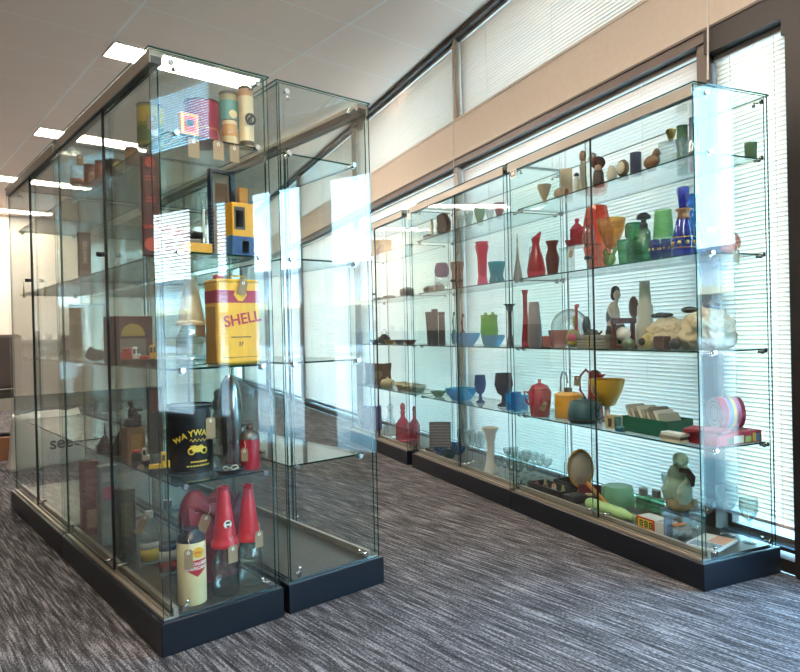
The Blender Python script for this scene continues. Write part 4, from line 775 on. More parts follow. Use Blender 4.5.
b.box(-w_*.5, -.015, 0, -w_*.34, .015, h_, .002).box(w_*.34, -.015, 0, w_*.5, .015, h_, .002).box(-w_*.55, -.02, h_*.82, w_*.55, .02, h_, .002).box(-w_*.55, -.02, 0, w_*.55, .02, h_*.12, .002); b.build('wooden_frame', M('#4a1f1a', .4), o); B().ball((0, 0, h_*.48), w_*.33, w_*.33, w_*.33).build('globe', M('#d8d6d0', .3), o)
def birdie(a, label, c1, c2, rz=0):
    P, w_, h_ = a; b = B(); b.ball((0, 0, h_*.42), w_*.3, w_*.42, h_*.4).ball((0, -w_*.22, h_*.78), w_*.2, w_*.24, h_*.2).cyl((0, -w_*.36, h_*.78), (0, -w_*.6, h_*.74), .004, .001).cyl((0, w_*.3, h_*.4), (0, w_*.62, h_*.2), .008, .004); b.cyl((0, 0, 0), (0, 0, h_*.3), w_*.18)
    o = tag(blob(b, 'bird_ornament', M(c1, .4), None, P, rz, vox=.004), label, 'ornament'); B().ball((-w_*.2, .004, h_*.45), w_*.14, w_*.3, h_*.24).build('wing', M(c2, .4), o); return o
P, w_, h_ = (RP(0.586, 0.200, S3), 0.0579, 0.2001); birdie((P, w_, .075), 'small yellow bird ornament behind the wooden frame', '#b89a4a', '#3a3024')
birdie((RP(0.352, 0.100, S3), 0.0691, 0.0709), 'yellow and black bird ornament at the front of the third shelf', '#b5a25a', '#2b2620')
P, w_, h_ = (RP(0.429, 0.080, S3), 0.0665, 0.0471); b = B(); b.ball((0, 0, h_*.5), .02, w_*.5, h_*.5); solo(b, 'leaf_dish', 'small mossy green leaf dish under the wooden frame', 'dish', P, M('#5c6a48', .5))
P, w_, h_ = (RP(0.251, 0.085, S3), 0.0548, 0.0547); b = B(); b.box(-.02, -w_/2, 0, .02, w_/2, h_, .003); solo(b, 'trinket_box', 'dark brown small box in front of the white coral', 'box', P, M('#4a2c24', .5))
P, w_, h_ = (RP(0.182, 0.080, S3), 0.0534, 0.0469); b = B(); b.ball((0, 0, h_*.5), .014, w_*.5, h_*.5); solo(b, 'pebble', 'smooth dark pebble in front of the white coral', 'pebble', P, M('#2c2624', .35))
def coral(P, rx, ry, rz_, label, seed):
    b = B(); g = bmesh.ops.create_icosphere(b.bm, subdivisions=5, radius=1)['verts']
    for v in g:
        n = v.co.normalized(); k = 1 + .22*noise.noise(n*2.2+Vector((seed, 0, 0))) + .14*noise.noise(n*6+Vector((0, seed, 0))) + .07*noise.noise(n*17)
        v.co = Vector((n.x*rx*k, n.y*ry*k, max(-.62, n.z*k)*rz_ + rz_*.62))
    for f in b.bm.faces: f.smooth = True
    return solo(b, 'coral_rock', label, 'coral', P, M('#b8aa8a', .7, bump=.5), sharp=180)
P, w_, h_ = (RP(0.358, 0.230, S3), 0.1992, 0.1263); coral(P, .065, w_*.5, h_*.62, 'low lump of cream coral in front of the pale window', 3.1)
P = RP(.135, .20, S3); coral(P, .115, .075, .098, 'largest lump of cream coral, at the glass end of the third shelf', 8.3)
P, w_, h_ = (RP(0.395, 0.230, S3), 0.1261, 0.1316); b = B(); b.ball((0, 0, .012), .03, .028, .012).ball((0, -.03, .011), .026, .03, .011).ball((0, .03, .01), .02, .02, .01); o = tag(blob(b, 'dark_stone', M('#2b2725', .4), None, (P[0]+Vector((0, 0, h_-.004)), P[1]), vox=.004), 'dark flat stone lying on the low coral lump', 'stone')
P = RP(.13, .20, S3+.156); b = B(); b.ball((0, 0, .016), .02, .024, .017).ball((.028, -.01, .01), .014, .02, .011); tag(blob(b, 'dark_stone', M('#5b524c', .35), None, P, vox=.004), 'grey rounded stone on top of the largest coral', 'stone')
P = RP(.185, .16, S3+.142); b = B(); b.ball((0, 0, .012), .02, .035, .013); solo(b, 'dark_stone', 'black slab of stone at the back of the largest coral', 'stone', P, M('#221f1e', .4))
# ---------------- near cabinet, fourth shelf
P, w_, h_ = (RP(1.091, 0.110, S4), 0.1175, 0.1895); o = thing('enamel_kettle', 'red enamel pot with a lid and side handle', 'kettle', P, .75); RED = M('#a32336', .25)
B().lathe([(.75, 0), (.8, .02), (.95, .4), (1, .66), (.92, .7), (0, .7)], w_/2, h_).build('body', RED, o, sharp=50); B().lathe([(.92, .7), (.7, .82), (.3, .88), (.12, .9), (.16, .96), (.1, 1), (0, 1)], w_/2, h_).build('lid', RED, o); B().tube([(0, w_*.45, h_*.62), (0, w_*.68, h_*.66), (0, w_*.62, h_*.4), (0, w_*.46, h_*.3)], .006).build('handle', RED, o)
price_tag(o, -w_*.36, -w_*.32, h_*.42, .03, .05, -.9, .5, 0)
P, w_, h_ = (RP(0.979, 0.200, S4), 0.1602, 0.1311); w_ *= .85; o = thing('canister', 'mustard yellow canister with a grey wire handle', 'canister', P); YE = M('#d79a12', .35)
B().lathe([(.98, 0), (1, .02), (1, .86), (.97, .9), (.6, .97), (0, .97)], w_/2, h_).build('body', YE, o, sharp=40); B().lathe([(.3, .97), (.3, 1.13), (0, 1.13)], w_/2, h_).build('stopper', M('#4e463a', .4), o, sharp=40); B().tube([(0, w_*.44, h_*.95), (0, w_*.42, h_*1.45), (0, w_*.3, h_*1.72), (0, w_*.1, h_*1.66), (0, .0, h_*1.3)], .0045).build('handle', M('#8b8a84', .35, .5), o)
for z in (.84,): B().lathe([(1.0, z), (1.03, z), (1.03, z+.03), (1, z+.03)], w_/2, h_, close=False).build('rim', YE, o)
# teal teapot
P, w_, h_ = (RP(0.781, 0.135, S4), 0.1688, 0.1119); w_ *= .92; o = thing('teapot', 'dark teal speckled enamel teapot at the shelf edge', 'teapot', P); TE = M('#2a555c', .3)
B().lathe([(.8, 0), (.9, .04), (1, .35), (.9, .8), (.72, .95), (0, .95)], w_/2, h_).build('body', TE, o); B().lathe([(.7, .95), (.4, 1.0), (.12, 1.01), (.14, 1.1), (0, 1.12)], w_/2, h_).build('lid', M('#234850', .3), o); B().tube([(0, -w_*.42, h_*.4), (0, -w_*.62, h_*.6), (0, -w_*.72, h_*.95)], [.012, .008, .006]).build('spout', TE, o); B().tube([(0, w_*.42, h_*.8), (0, w_*.66, h_*.78), (0, w_*.68, h_*.4), (0, w_*.46, h_*.25)], .006).build('handle', M('#1d2a2e', .4), o)
B().lathe([(.93, .12), (.99, .12), (1.0, .22), (.96, .22)], w_/2, h_, close=False).build('dark_band', M('#141c20', .4), o)
P, w_, h_ = (RP(0.874, 0.280, S4), 0.1129, 0.2373); o = thing('coffee_pot', 'tall red enamel coffee pot with a looping handle', 'coffee pot', P); w_ *= .7
B().lathe([(.95, 0), (1, .03), (.75, .9), (.78, .92), (.78, .95), (0, .95)], w_/2, h_).build('body', M('#c23a2c', .3), o, sharp=40); B().prism([(0, .0), (.055, .035), (.0, .035)], .012, mat=T(0, -w_*.3, h_*.78, -pi/2)@T(0, -.006, 0)).build('spout', M('#c23a2c', .3), o); B().tube([(0, w_*.36, h_*.9), (0, w_*.8, h_*1.0), (0, w_*1.35, h_*.85), (0, w_*1.4, h_*.55), (0, w_*.8, h_*.35), (0, w_*.46, h_*.2)], .006).build('handle', M('#8f2430', .35), o); B().lathe([(.7, .95), (.3, 1.0), (0, 1.0)], w_/2, h_).build('lid', M('#a82c28', .3), o)
price_tag(o, -.02, w_*1.3, h_*.86, .035, .05, -1.2, .1, 0)
P, w_, h_ = (RP(0.745, 0.240, S4), 0.1646, 0.2025); o = thing('footed_bowl', 'yellow enamel bowl raised on a foot, with a grey tag', 'bowl', P); B().lathe([(.35, 0), (.35, .05), (.16, .12), (.16, .38)], w_/2, h_).build('foot', M('#c9c2b0', .4), o); B().hollow([(.2, .36), (.45, .40), (.85, .72), (1, .97), (1, 1)], w_/2, h_, .05).build('bowl', M('#dca81e', .35), o); price_tag(o, -w_*.42, -.01, h_*.95, .036, .055, -1.1, 0, 0)
P, w_, h_ = (RP(0.570, 0.120, S4), 0.0833, 0.0562); o = boxy((P, w_*.8, h_), 'small cream and teal printed box beside the green tray', '#b9a978', .05, 'carton', rz=-.9, panels=((.05, .48, .05, .95, '#2f7a86'), (-.35, -.12, .15, .8, '#5c4038'), (.14, .34, .3, .8, '#cfd8cc')))
# green open box of packets
P, w_, h_ = (RP(0.399, 0.200, S4), 0.2265, 0.0646); o = thing('open_box', 'long dark green open box filled with packets', 'box', P, 0); GB = M('#0e5a40', .45); L = w_*1.05; d = .15; b = B()
b.box(-d/2, -L/2, 0, d/2, L/2, .004).box(-d/2, -L/2, 0, -d/2+.004, L/2, h_).box(d/2-.004, -L/2, 0, d/2, L/2, h_).box(-d/2, -L/2, 0, d/2, -L/2+.004, h_).box(-d/2, L/2-.004, 0, d/2, L/2, h_); b.build('tray', GB, o)
PK = ['#8d8a7c', '#b9b4a4', '#6e695e', '#9c9484']
for i in range(9):
    y = -L*.42 + L*.74*i/8; c = M(PK[i % 4], .5, bump=.3)
    b = B(); b.box(-d*.36, -.008, 0, d*.36, .008, h_*1.32+.012*(i % 3), .006, mat=Matrix.Rotation(-.5, 4, 'X')); solo(b, 'paper_packet', ['grey', 'pale', 'dark', 'buff'][i % 4]+' paper packet leaning in the green open box, '+['far end', 'second from far end', 'third from far end', 'before the middle', 'middle', 'past the middle', 'third from near end', 'second from near end', 'near end'][8-i], 'packet', (P[0]+DV*y+Vector((0, 0, .012)), P[1]), c, group='packets in the green box')
P, w_, h_ = (RP(0.273, 0.200, S4), 0.1527, 0.0623); P = RP(.105, .15, S4+.046); b = B(); b.box(-.05, -.07, 0, .05, .07, .012, .001); o = solo(b, 'flat_carton', 'flat red patterned carton lying on the comic printed box', 'carton', (P[0], P[1]), M('#94303a', .5, bump=.4), rz=.35)
P = RP(.11, .235, S4); o = thing('toy_carton', 'long red printed toy carton under the striped round tin', 'box', P); b = B(); b.box(-.12, -.075, 0, .12, .075, .045, .002); b.build('carton', M('#a8283a', .5), o)
for i, (x0, x1, c) in enumerate(((-.11, -.04, '#c23a44'), (-.03, .02, '#d8c8b0'), (.03, .06, '#8aa04a'), (.07, .085, '#d8a83c'), (.085, .105, '#3f8aa8'), (-.06, -.035, '#3c7a58'))): B().box(x0, -.0765, .006, x1, -.0745, .038-(i % 3)*.005).build('printed_panel', M(c, .5), o)
P = (RP(.115, .262, S4)[0] + Vector((0, 0, .046)), -DEL); o = thing('round_tin', 'striped round sweet tin standing on its edge', 'tin', P, -.40); r = .062
m = T(0, 0, r)@Matrix.Rotation(pi/2, 4, 'Y'); st = [('#a8344a', -.045, -.02), ('#c07a9a', -.02, -.012), ('#5a8ac0', -.012, .0), ('#d8b44a', .0, .012), ('#c07a9a', .012, .03), ('#8a1f34', .03, .045)]
b = B(); b.lathe([(.0, 0), (.97, 0), (.97, 1), (0, 1)], r, .09, -.045, seg=36, mat=m); b.build('drum', M('#9a8f94', .3, .4), o, sharp=40)
for c, z0, z1 in st: B().lathe([(.965, 0), (.995, 0), (.995, 1), (.965, 1)], r, z1-z0, z0, seg=36, mat=m, close=False).build('stripe', M(c, .35), o, sharp=40)
for s in (.7, .45): B().lathe([(s, 0), (s+.08, 0), (s+.08, 1), (s, 1)], r, .0015, -.0465, seg=36, mat=m, close=False).build('lid_ring', M('#7a5a64', .4), o)
P = RP(.20, .085, S4)
for i, (dx, c, l) in enumerate(((0, '#cfc6ac', 'cream card box at the bottom of the front stack'), (.004, '#8a8274', 'brown edged card on the front stack'), (-.004, '#d5d3c8', 'white card on top of the front stack'))): b = B(); b.box(-.022, -.05, 0, .022, .05, .0115, .001); solo(b, 'card_box', l, 'card box', (P[0]+Vector((dx*.3, dx, .0125*i)), P[1]), M(c, .6), rz=(i-1)*.02)
P = RP(.50, .09, S4); b = B(); b.lathe([(.9, 0), (1, .2), (1, .8), (.8, 1), (0, 1)], .02, .022); solo(b, 'trinket_pot', 'low teal trinket pot in front of the green open box', 'pot', P, M('#2f6f7c', .4))
# ---------------- near cabinet, floor level
P, w_, h_ = (RP(0.353, 0.280, SB), 0.1380, 0.3135); b = B(); b.sheet(-.06, -.06, .064, .06, .06, .07).sheet(-.06, -.06, 0, .06, -.055, .0635).sheet(-.06, .055, 0, .06, .06, .0635); solo(b, 'acrylic_riser', 'clear riser block under the green monkey sculpture', 'riser', P, [CLEAR, CLEAR])
P = (P[0]+Vector((0, 0, .071)), P[1]); h_ -= .071; o = thing('monkey_sculpture', 'celadon green seated monkey sculpture', 'sculpture', P, 0); CE = M('#a2bfa9', .3); k = h_/.2
b = B(); b.ball((.0, .0, .07*k), .034*k, .038*k, .06*k).ball((-.004*k, .0, .125*k), .03*k, .036*k, .035*k).ball((-.008*k, -.006*k, .168*k), .026*k, .028*k, .027*k).ball((-.03*k, -.014*k, .16*k), .014*k, .016*k, .014*k)
for s in (-1, 1): b.ball((-.02*k, s*.032*k, .055*k), .032*k, .018*k, .04*k).tube([(0, s*.03*k, .14*k), (-.015*k, s*.042*k, .10*k), (-.035*k, s*.030*k, .075*k)], [.012*k, .010*k, .009*k]).ball((-.006*k, s*.024*k-.006*k, .170*k), .006*k, .008*k, .009*k).tube([(-.02*k, s*.036*k, .08*k), (-.046*k, s*.036*k, .06*k), (-.038*k, s*.034*k, .025*k)], [.014*k, .012*k, .010*k])
blob(b, 'body', CE, o, vox=.004)
b = B(); b.lathe([(.9, 0), (1, .3), (.95, 1), (0, 1)], .05*k, .03*k, rib=.06, nrib=11, seg=40); b.build('rock_base', M('#8a7f5e', .6, bump=.6), o)
b = B(); b.tube([(-.035*k, -.03*k, .14*k), (-.03*k, -.055*k, .14*k), (-.02*k, -.066*k, .12*k), (-.015*k, -.062*k, .09*k)], [.008*k, .011*k, .011*k, .006*k]); b.build('dark_branch', M('#3a1f1c', .4), o)
MINT = CG('#74c48e', 1.5)
for v, n_, w_, h_, l in ((.85, .335, .085, .055, 'pale green upturned glass bowl, farther of two behind the long bottle'), (.735, .29, .145, .085, 'wide pale green upturned glass bowl behind the long bottle')):
    rv((RP(v, n_, SB), w_, h_), 'bowl', l, [(.98, 0), (1, .08), (1, .45), (.94, .55), (.9, .9), (.84, 1)], MINT, 'bowl', t=0)
P, w_, h_ = (RP(0.585, 0.110, SB), 0.2994, 0.0862); rr = .026; o = thing('bottle', 'long pale green bottle lying along the cabinet floor', 'bottle', (P[0]+Vector((0, 0, rr+.001)), P[1]), 0); m = Matrix.Rotation(pi/2, 4, 'X')
B().lathe([(.8, 0), (1, .05), (1, .72), (.75, .82), (.62, .86), (.62, .97)], rr, .30, -.15, mat=m).build('glass', M('#a9cf8c', .3), o, sharp=40); B().lathe([(.66, 0), (.66, 1), (.5, 1)], rr, .02, .135, mat=m).build('collar_ring', M('#7fa06a', .35), o)
SQ = [(1, 0), (1, .66), (.8, .72), (.72, .74)]
for a, l in (((RP(.615, .325, SB), .05, .095), 'square green glass jar with a grey lid, farther of a pair'), ((RP(.545, .335, SB), .05, .10), 'square green glass jar with a grey lid, nearer of a pair')):
    P, w_, h_ = a; o = thing('storage_jar', l, 'jar', P); B().box(-w_/2, -w_/2, 0, w_/2, w_/2, h_*.66, .006, seg=2).build('jar', CG('#6db57e', .55), o); B().lathe([(1, .665), (1, 1), (.8, 1.02), (0, 1.02)], w_*.4, h_*.98).build('lid', M('#8b908c', .4, .3), o, sharp=40)
P = RP(.345, .135, SB); o = thing('flash_card_box', 'flat box of word cards with a red and yellow end', 'card box', P, 0); b = B(); b.box(-.035, -.075, 0, .035, .075, .05, .002); b.build('box', M('#c8ccc8', .5), o)
b = B(); b.box(-.0375, -.02, 0.001, -.0345, .076, .049); b.build('red_end', M('#c8242c', .45), o); B().box(-.0382, -.012, .008, -.037, .068, .042).build('yellow_panel', M('#e8d22a', .45), o)
for i in range(3): B().box(-.0388, .058-.026*i-.018, .012, -.038, .058-.026*i, .037).build('black_square', M('#1a1a18', .5), o)
for i in range(3): B().box(-.0394, .045-.026*i, .018, -.0386, .053-.026*i, .022).box(-.0394, .045-.026*i, .027, -.0386, .053-.026*i, .031).build('yellow_print', M('#e8d22a'), o)
for i in range(4): B().box(-.03+.0*i, -.068+.012*i, .0495, .03, -.062+.012*i, .0515).build('card_edge', M(('#8a9aa8', '#d8d8d0', '#6a7a88', '#a8b0b0')[i]), o)
P = RP(.255, .10, SB); b = B(); b.lathe([(.9, 0), (1, .3), (.9, 1), (0, 1)], .017, .085); solo(b, 'glass_tumbler', 'small pale blue glass tumbler beside the word cards', 'tumbler', P, CG('#9ab8dc', .5))
WG = [(.62, 0), (.64, .015), (.3, .03), (.07, .05), (.06, .44), (.2, .5), (.62, .58), (.92, .76), (.9, 1)]
CG_ = [(.62, 0), (.64, .015), (.3, .03), (.07, .05), (.06, .6), (.3, .64), (.8, .74), (1, .9), (1, 1)]
def stem(a, label, prof=WG, mat=None, group=None):
    P, w_, h_ = a; b = B(); k_ = next(i for i, (r, h) in enumerate(prof) if h > .3); inn = [(max(r-.07, .02), h) for r, h in prof[k_+1:]][::-1]
    b.lathe(prof + inn, w_/2, h_, seg=20); return solo(b, 'wine_glass', label, 'wine glass', P, mat or CLEAR, group=group)
stem((RP(.18, .215, SB), .075, .15), 'wide clear champagne saucer just behind the word cards', CG_)
stem((RP(.10, .085, SB), .055, .15), 'clear wine glass nearest the near corner of the cabinet', WG)
stem((RP(.165, .32, SB), .085, .20), 'tall clear wine glass towards the back, near glass end', WG)
stem((RP(.455, .325, SB), .075, .19), 'clear wine glass beside the green monkey sculpture', CG_)
stem((RP(.07, .32, SB), .074, .17), 'clear wine glass in the back corner by the window post', WG)
P = RP(.125, .20, SB); o = thing('magazine', 'open pale magazine with a faded orange picture on the cabinet floor', 'magazine', P, .3); B().box(-.10, -.055, 0, .08, .07, .008, .001).build('pages', M('#d8d6d0', .6), o)
B().box(-.02, -.045, .0078, .075, .02, .0088).build('picture', M('#c99a84', .6), o); B().box(-.09, -.045, .0078, -.03, .06, .0088).build('grey_picture', M('#8d969c', .6), o)
P = RP(.225, .125, SB); o = thing('acrylic_riser', 'low clear riser with a small printed card, among the wine glasses', 'riser', P, 0); B().sheet(-.05, -.015, .05, .05, .015+.0, .054).sheet(-.05, -.0175, 0, .05, -.0145, .05).sheet(-.05, .0145, 0, .05, .0175, .05).build('riser', [CLEAR, CLEAR], o)
P = (P[0]+Vector((0, 0, .056)), P[1]); b = B(); b.box(-.03, -.012, 0, .03, .012, .003); solo(b, 'printed_card', 'small red and yellow printed card on the low clear riser', 'card', P, M('#b8743c', .5))
# far end of the near cabinet: trays of trinkets, oval mirror
for (v, n_, l) in ((1.045, .14, 'long black tray of trinkets at the aisle side of the cabinet floor'), (1.10, .285, 'black tray of trinkets by the back glass')):
    P = RP(v, n_, SB); b = B(); d, L = (.11, .26) if n_ < .2 else (.10, .12)
    b.box(-d/2, -L/2, 0, d/2, L/2, .004).box(-d/2, -L/2, .0, -d/2+.005, L/2, .04).box(d/2-.005, -L/2, 0, d/2, L/2, .04).box(-d/2, -L/2, 0, d/2, -L/2+.005, .04).box(-d/2, L/2-.005, 0, d/2, L/2, .04); solo(b, 'tray', l, 'tray', P, M('#1d2024', .5))
TR = ['#6b7340', '#a8a05a', '#3a4a5c', '#8d8f90', '#b8763c', '#c0b8a0', '#5c4a3c', '#99a06a', '#3c3c40', '#7a2f2f']; TN = ['olive', 'straw yellow', 'slate', 'silver grey', 'orange', 'cream', 'brown', 'pale green', 'charcoal', 'dark red']
for i in range(10):
    y = -.11+.024*i; P = RP(1.045+y, .14+.018*((i % 3)-1), SB+.0055); b = B()
    if i % 3 == 0: b.ball((0, 0, .018), .012, .010, .017)
    elif i % 3 == 1: b.lathe([(.8, 0), (1, .4), (.5, .8), (.6, 1)], .010, .045+.005*(i % 2))
    else: b.box(-.010, -.009, 0, .010, .009, .034, .004)
    solo(b, 'trinket', TN[i]+' trinket in the long black tray, '+['farthest from the oval mirror', 'second along', 'third along', 'fourth along', 'fifth along', 'sixth along', 'seventh along', 'eighth along', 'ninth along', 'at its near end'][9-i], 'trinket', P, M(TR[i], .35), group='trinkets in the black tray')
for i in range(2):
    P = RP(1.11+.045*i, .305, SB+.0+.002); b = B(); b.cyl((0, 0, 0), (0, 0, .12), .0025).lathe([(1, 0), (1, .1), (.2, .2)], .014, .02); solo(b, 'pin_stand', ['thin dark upright pin stand nearer the oval mirror', 'thin dark upright pin stand nearer the clear stemware'][i], 'stand', P, M('#2c3034', .4))
P, w_, h_ = (RP(0.983, 0.270, SB), 0.1316, 0.2210); o = thing('oval_picture', 'oval gold framed embroidered picture standing on the cabinet floor', 'picture', P, -pi/4+.1); m = T(0, 0, h_*.56)@Matrix.Rotation(pi/2-.06, 4, 'X'); 
B().lathe([(.88, 0), (1, .2), (1, .8), (.88, 1), (.86, .5)], w_/2, .016, close=False, seg=36, mat=m, sy=h_*.88/w_).build('gold_frame', M('#b98a34', .35, .4), o); B().lathe([(0, .3), (.9, .3), (.9, .6), (0, .6)], w_/2, .016, close=False, seg=36, mat=m, sy=h_*.88/w_).build('embroidery', M('#bdb6a6', .8, bump=.4), o); B().cyl((0, .012, h_*.5), (.0, .05, .007), .005).build('easel_leg', M('#b98a34', .4), o); B().box(-w_*.3, -.02, 0, w_*.3, .02, .012).build('foot', M('#b98a34', .4), o)
P = RP(.99, .245, SB); 
P, w_, h_ = (RP(0.932, 0.215, SB), 0.1239, 0.0753); o = thing('jewel_case', 'open dark red jewel case in front of the oval picture', 'case', (RP(.885, .242, SB)[0], -DEL), -pi/4); B().box(-.055, -.025, 0, .055, .02, .012, .002).build('base', M('#2a1a1c', .5), o); B().box(-.055, .018, .010, .055, .024, .06, .002).build('lid', M('#5c1626', .5), o); B().box(-.02, -.015, .012, .02, .005, .022, .003).build('cushion', M('#c9b48e', .6), o)
P = RP(.775, .19, SB); b = B(); b.box(-.008, -.08, 0, .008, .08, .02, .004, mat=T(0, 0, .042)@Matrix.Rotation(.5, 4, 'X')); solo(b, 'hand_fan', 'folded amber coloured fan sloping beside the oval picture', 'fan', P, M('#b87a24', .4))
P = RP(.86, .135, SB); b = B(); b.box(-.045, -.04, 0, .045, .04, .035, .003); solo(b, 'dark_case', 'black leather case at the end of the long green bottle', 'case', P, M('#22242a', .5))
# ---------------- middle cabinet
V2 = 1.218
P, w_, h_ = (RP(2.239, 0.140, S1), 0.2018, 0.2040); o = thing('necklace_bust', 'black velvet necklace bust on a grey plinth', 'bust', P, 0); b = B(); b.prism([(-.03, .03), (.05, .018), (.085, .05), (.09, .10), (.065, .13), (.03, .165), (-.045, .16), (-.05, .13), (-.04, .1), (-.06, .07)], .035, mat=T(.015, -.01, -.001, -pi/2)); b.build('bust', M('#17171b', .7), o); B().box(-.06, -.11, 0, .06, .10, .014).build('plinth', M('#8f8f8c', .5), o); B().box(-.06, .03, .0145, .04, .10, .03).build('dark_stand', M('#22221f'), o)
P2 = (P[0] + DV*.06 + NV*-.02 + Vector((0, 0, .031)), P[1]); b = B(); b.prism([(-.012, 0), (.012, 0), (.022, .06), (.004, .11), (-.006, .05)], .012, mat=T(0, 0, 0, -pi/2)); solo(b, 'necklace_stand', 'pale cream necklace stand next to the black bust', 'stand', P2, M('#d8ccae', .5))
GLW = ['clear pressed glass dish, farthest of the row on the top shelf', 'clear pressed glass jug second in the row on the top shelf', 'greenish glass bowl in the middle of the top shelf row', 'clear glass sugar bowl on the top shelf row', 'pinkish glass dish at the near end of the row']
for i, (x0, x1, yt, c) in enumerate(((455, 464, 216, None), (464, 473, 211, None), (474, 485, 207, '#a8c0a8'), (485, 494, 206, None), (494, 505, 203, '#c08a94'))):
    a = ((RP(1.934, 0.140, S1), 0.0567, 0.0979), (RP(1.821, 0.140, S1), 0.0553, 0.1090), (RP(1.690, 0.140, S1), 0.0655, 0.1095), (RP(1.578, 0.140, S1), 0.0522, 0.0947), (RP(1.477, 0.140, S1), 0.0566, 0.0928))[i]
    rv(a, 'glass_dish', GLW[i], [(.5, 0), (.6, .05), (.5, .2), (.9, .6), (1, 1)], CG(c, .4) if c else CLEAR, 'dish', t=.1, rib=.05, nrib=9, seg=36)
P, w_, h_ = (RP(2.135, 0.110, S2), 0.0985, 0.1826); o = thing('vase', 'rounded glass vase fading from purple to clear', 'vase', P); B().hollow([(.7, .5), (.9, .55), (1, .75), (.8, .95), (.7, 1)], w_/2, h_, .06).build('purple_rim', CG('#7a3f86', .6), o); B().lathe([(.5, 0), (.7, .03), (1, .35), (.98, .5), (.7, .502)], w_/2, h_).build('clear_base', CLEAR, o)
rv((RP(1.962, 0.130, S2), 0.0887, 0.1710), 'vase', 'smoky amber cylindrical vase next to the purple vase', [(.75, 0), (.8, .04), (.85, .4), (.8, .6), (1, .9), (.95, 1)], CG('#a8704a', .5))
P, w_, h_ = (RP(1.605, 0.100, S2), 0.0814, 0.2482); b = B(); b.hollow([(.7, 0), (.75, .03), (.6, .2), (.7, .7), (1, .9), (.8, .96), (1, 1)], w_/2, h_, .08, rib=.08, nrib=5, seg=30); solo(b, 'vase', 'tall hot pink glass vase with a pinched rim', 'vase', P, CG('#e0406e', .6))
rv((RP(1.454, 0.100, S2), 0.0953, 0.1157), 'vase', 'turquoise waisted glass beaker vase', [(.85, 0), (.95, .05), (.75, .35), (.95, .8), (1, 1)], CG('#1fa0b4', .6))
P, w_, h_ = (RP(2.525, 0.140, S2), 0.2211, 0.0036); 
for i, (v, c, l, hh) in enumerate(((2.375, '#5a5550', 'dark silver lidded dish at the far end of the middle cabinet', .05), (2.29, '#8f8d88', 'silver tray with raised rim on the second shelf', .045), (2.215, '#9a9892', 'silver plated sugar box on the second shelf', .06))):
    b = B(); b.lathe([(.8, 0), (1, .3), (.95, .7), (.5, .9), (.2, 1)], .038, hh); solo(b, 'silver_dish', l, 'dish', RP(v, .13, S2), M(c, .35, .7))
SM = CG('#6f6a70', .5); 
rv((RP(2.356, 0.120, S3), 0.0551, 0.2270), 'vase', 'smoky flared glass vase, far end of the third shelf', [(.55, 0), (.6, .05), (.8, .6), (1, 1)], SM)
rv((RP(2.213, 0.090, S3), 0.0467, 0.2419), 'vase', 'dark smoky square shouldered vase on the third shelf', [(.9, 0), (.95, .05), (.95, .9), (.9, 1)], CG('#54484e', .5))
rv((RP(2.171, 0.120, S3), 0.0464, 0.2201), 'vase', 'smoky mauve cylinder vase next to the dark smoky vase', [(.9, 0), (1, .05), (.9, .9), (1, 1)], CG('#7c5c66', .5))
def swan(a, label, c):
    P, w_, h_ = a; b = B(); b.ball((0, 0, h_*.2), w_*.32, w_*.4, h_*.2).tube([(0, 0, h_*.3), (0, w_*.2, h_*.6), (0, 0, h_*.85), (0, -w_*.2, h_*.78)], [.010, .008, .007, .006]).cyl((0, -w_*.2, h_*.78), (0, -w_*.4, h_*.72), .005, .002); return tag(blob(b, 'glass_swan', CG(c, .6), None, P, vox=.003), label, 'ornament')
swan((RP(2.150, 0.200, S3), 0.0598, 0.2584), 'teal glass swan behind the turquoise glass bowl', '#2a9a94'); swan((RP(2.100, 0.240, S3), 0.0594, 0.2427), 'dark red glass swan beside the teal swan', '#a33a4a')
TQ = CG('#22b4e4', .45)
def frilly(a, label, mat=None, grp=None):
    P, w_, h_ = a; b = B(); b.hollow([(.5, 0), (.6, .08), (.85, .5), (1, .85), (.96, 1)], w_/2, h_, .08, rib=.09, nrib=10, seg=40); return solo(b, 'glass_bowl', label, 'bowl', P, mat or TQ, group=grp)
frilly((RP(1.936, 0.165, S3), 0.1708, 0.0781), 'turquoise frilled glass bowl in front of the two swans'); frilly((RP(1.588, 0.150, S3), 0.1282, 0.0640), 'turquoise frilled glass bowl under the green owl vase')
P, w_, h_ = (RP(1.773, 0.240, S3), 0.1106, 0.1857); o = thing('owl_vase', 'lime green glass owl vase behind the turquoise bowl', 'vase', P); B().hollow([(.6, 0), (.75, .05), (1, .45), (.9, .8), (.95, 1)], w_/2, h_, .08).build('body', CG('#6fb82c', .6), o)
for s in (-1, 1): B().ball((0, s*w_*.36, h_*1.0), .012, .014, .018).build('ear', CG('#6fb82c', .6), o)
rv((RP(1.364, 0.120, S3), 0.0714, 0.2338), 'vase', 'dark trumpet shaped vase at the joint of two cabinets', [(.55, 0), (.6, .03), (.3, .3), (.3, .8), (.6, .95), (1, 1)], CG('#4a3c46', .6))
P, w_, h_ = (RP(1.167, 0.085, S3), 0.0390, 0.2971); rv((P, w_*1.1, h_), 'vase', 'tall slender red glass vase fading to pink at the top', [(.9, 0), (1, .1), (.75, .3), (.5, .6), (.5, .9), (.8, 1)], CG('#c23644', .5), rib=.05, nrib=8)
rv((RP(1.109, 0.100, S3), 0.0717, 0.2318), 'vase', 'grey ribbed tapering vase on the third shelf', [(.8, 0), (1, .08), (1, .4), (.7, .98), (.6, 1)], M('#77767a', .35), t=0)
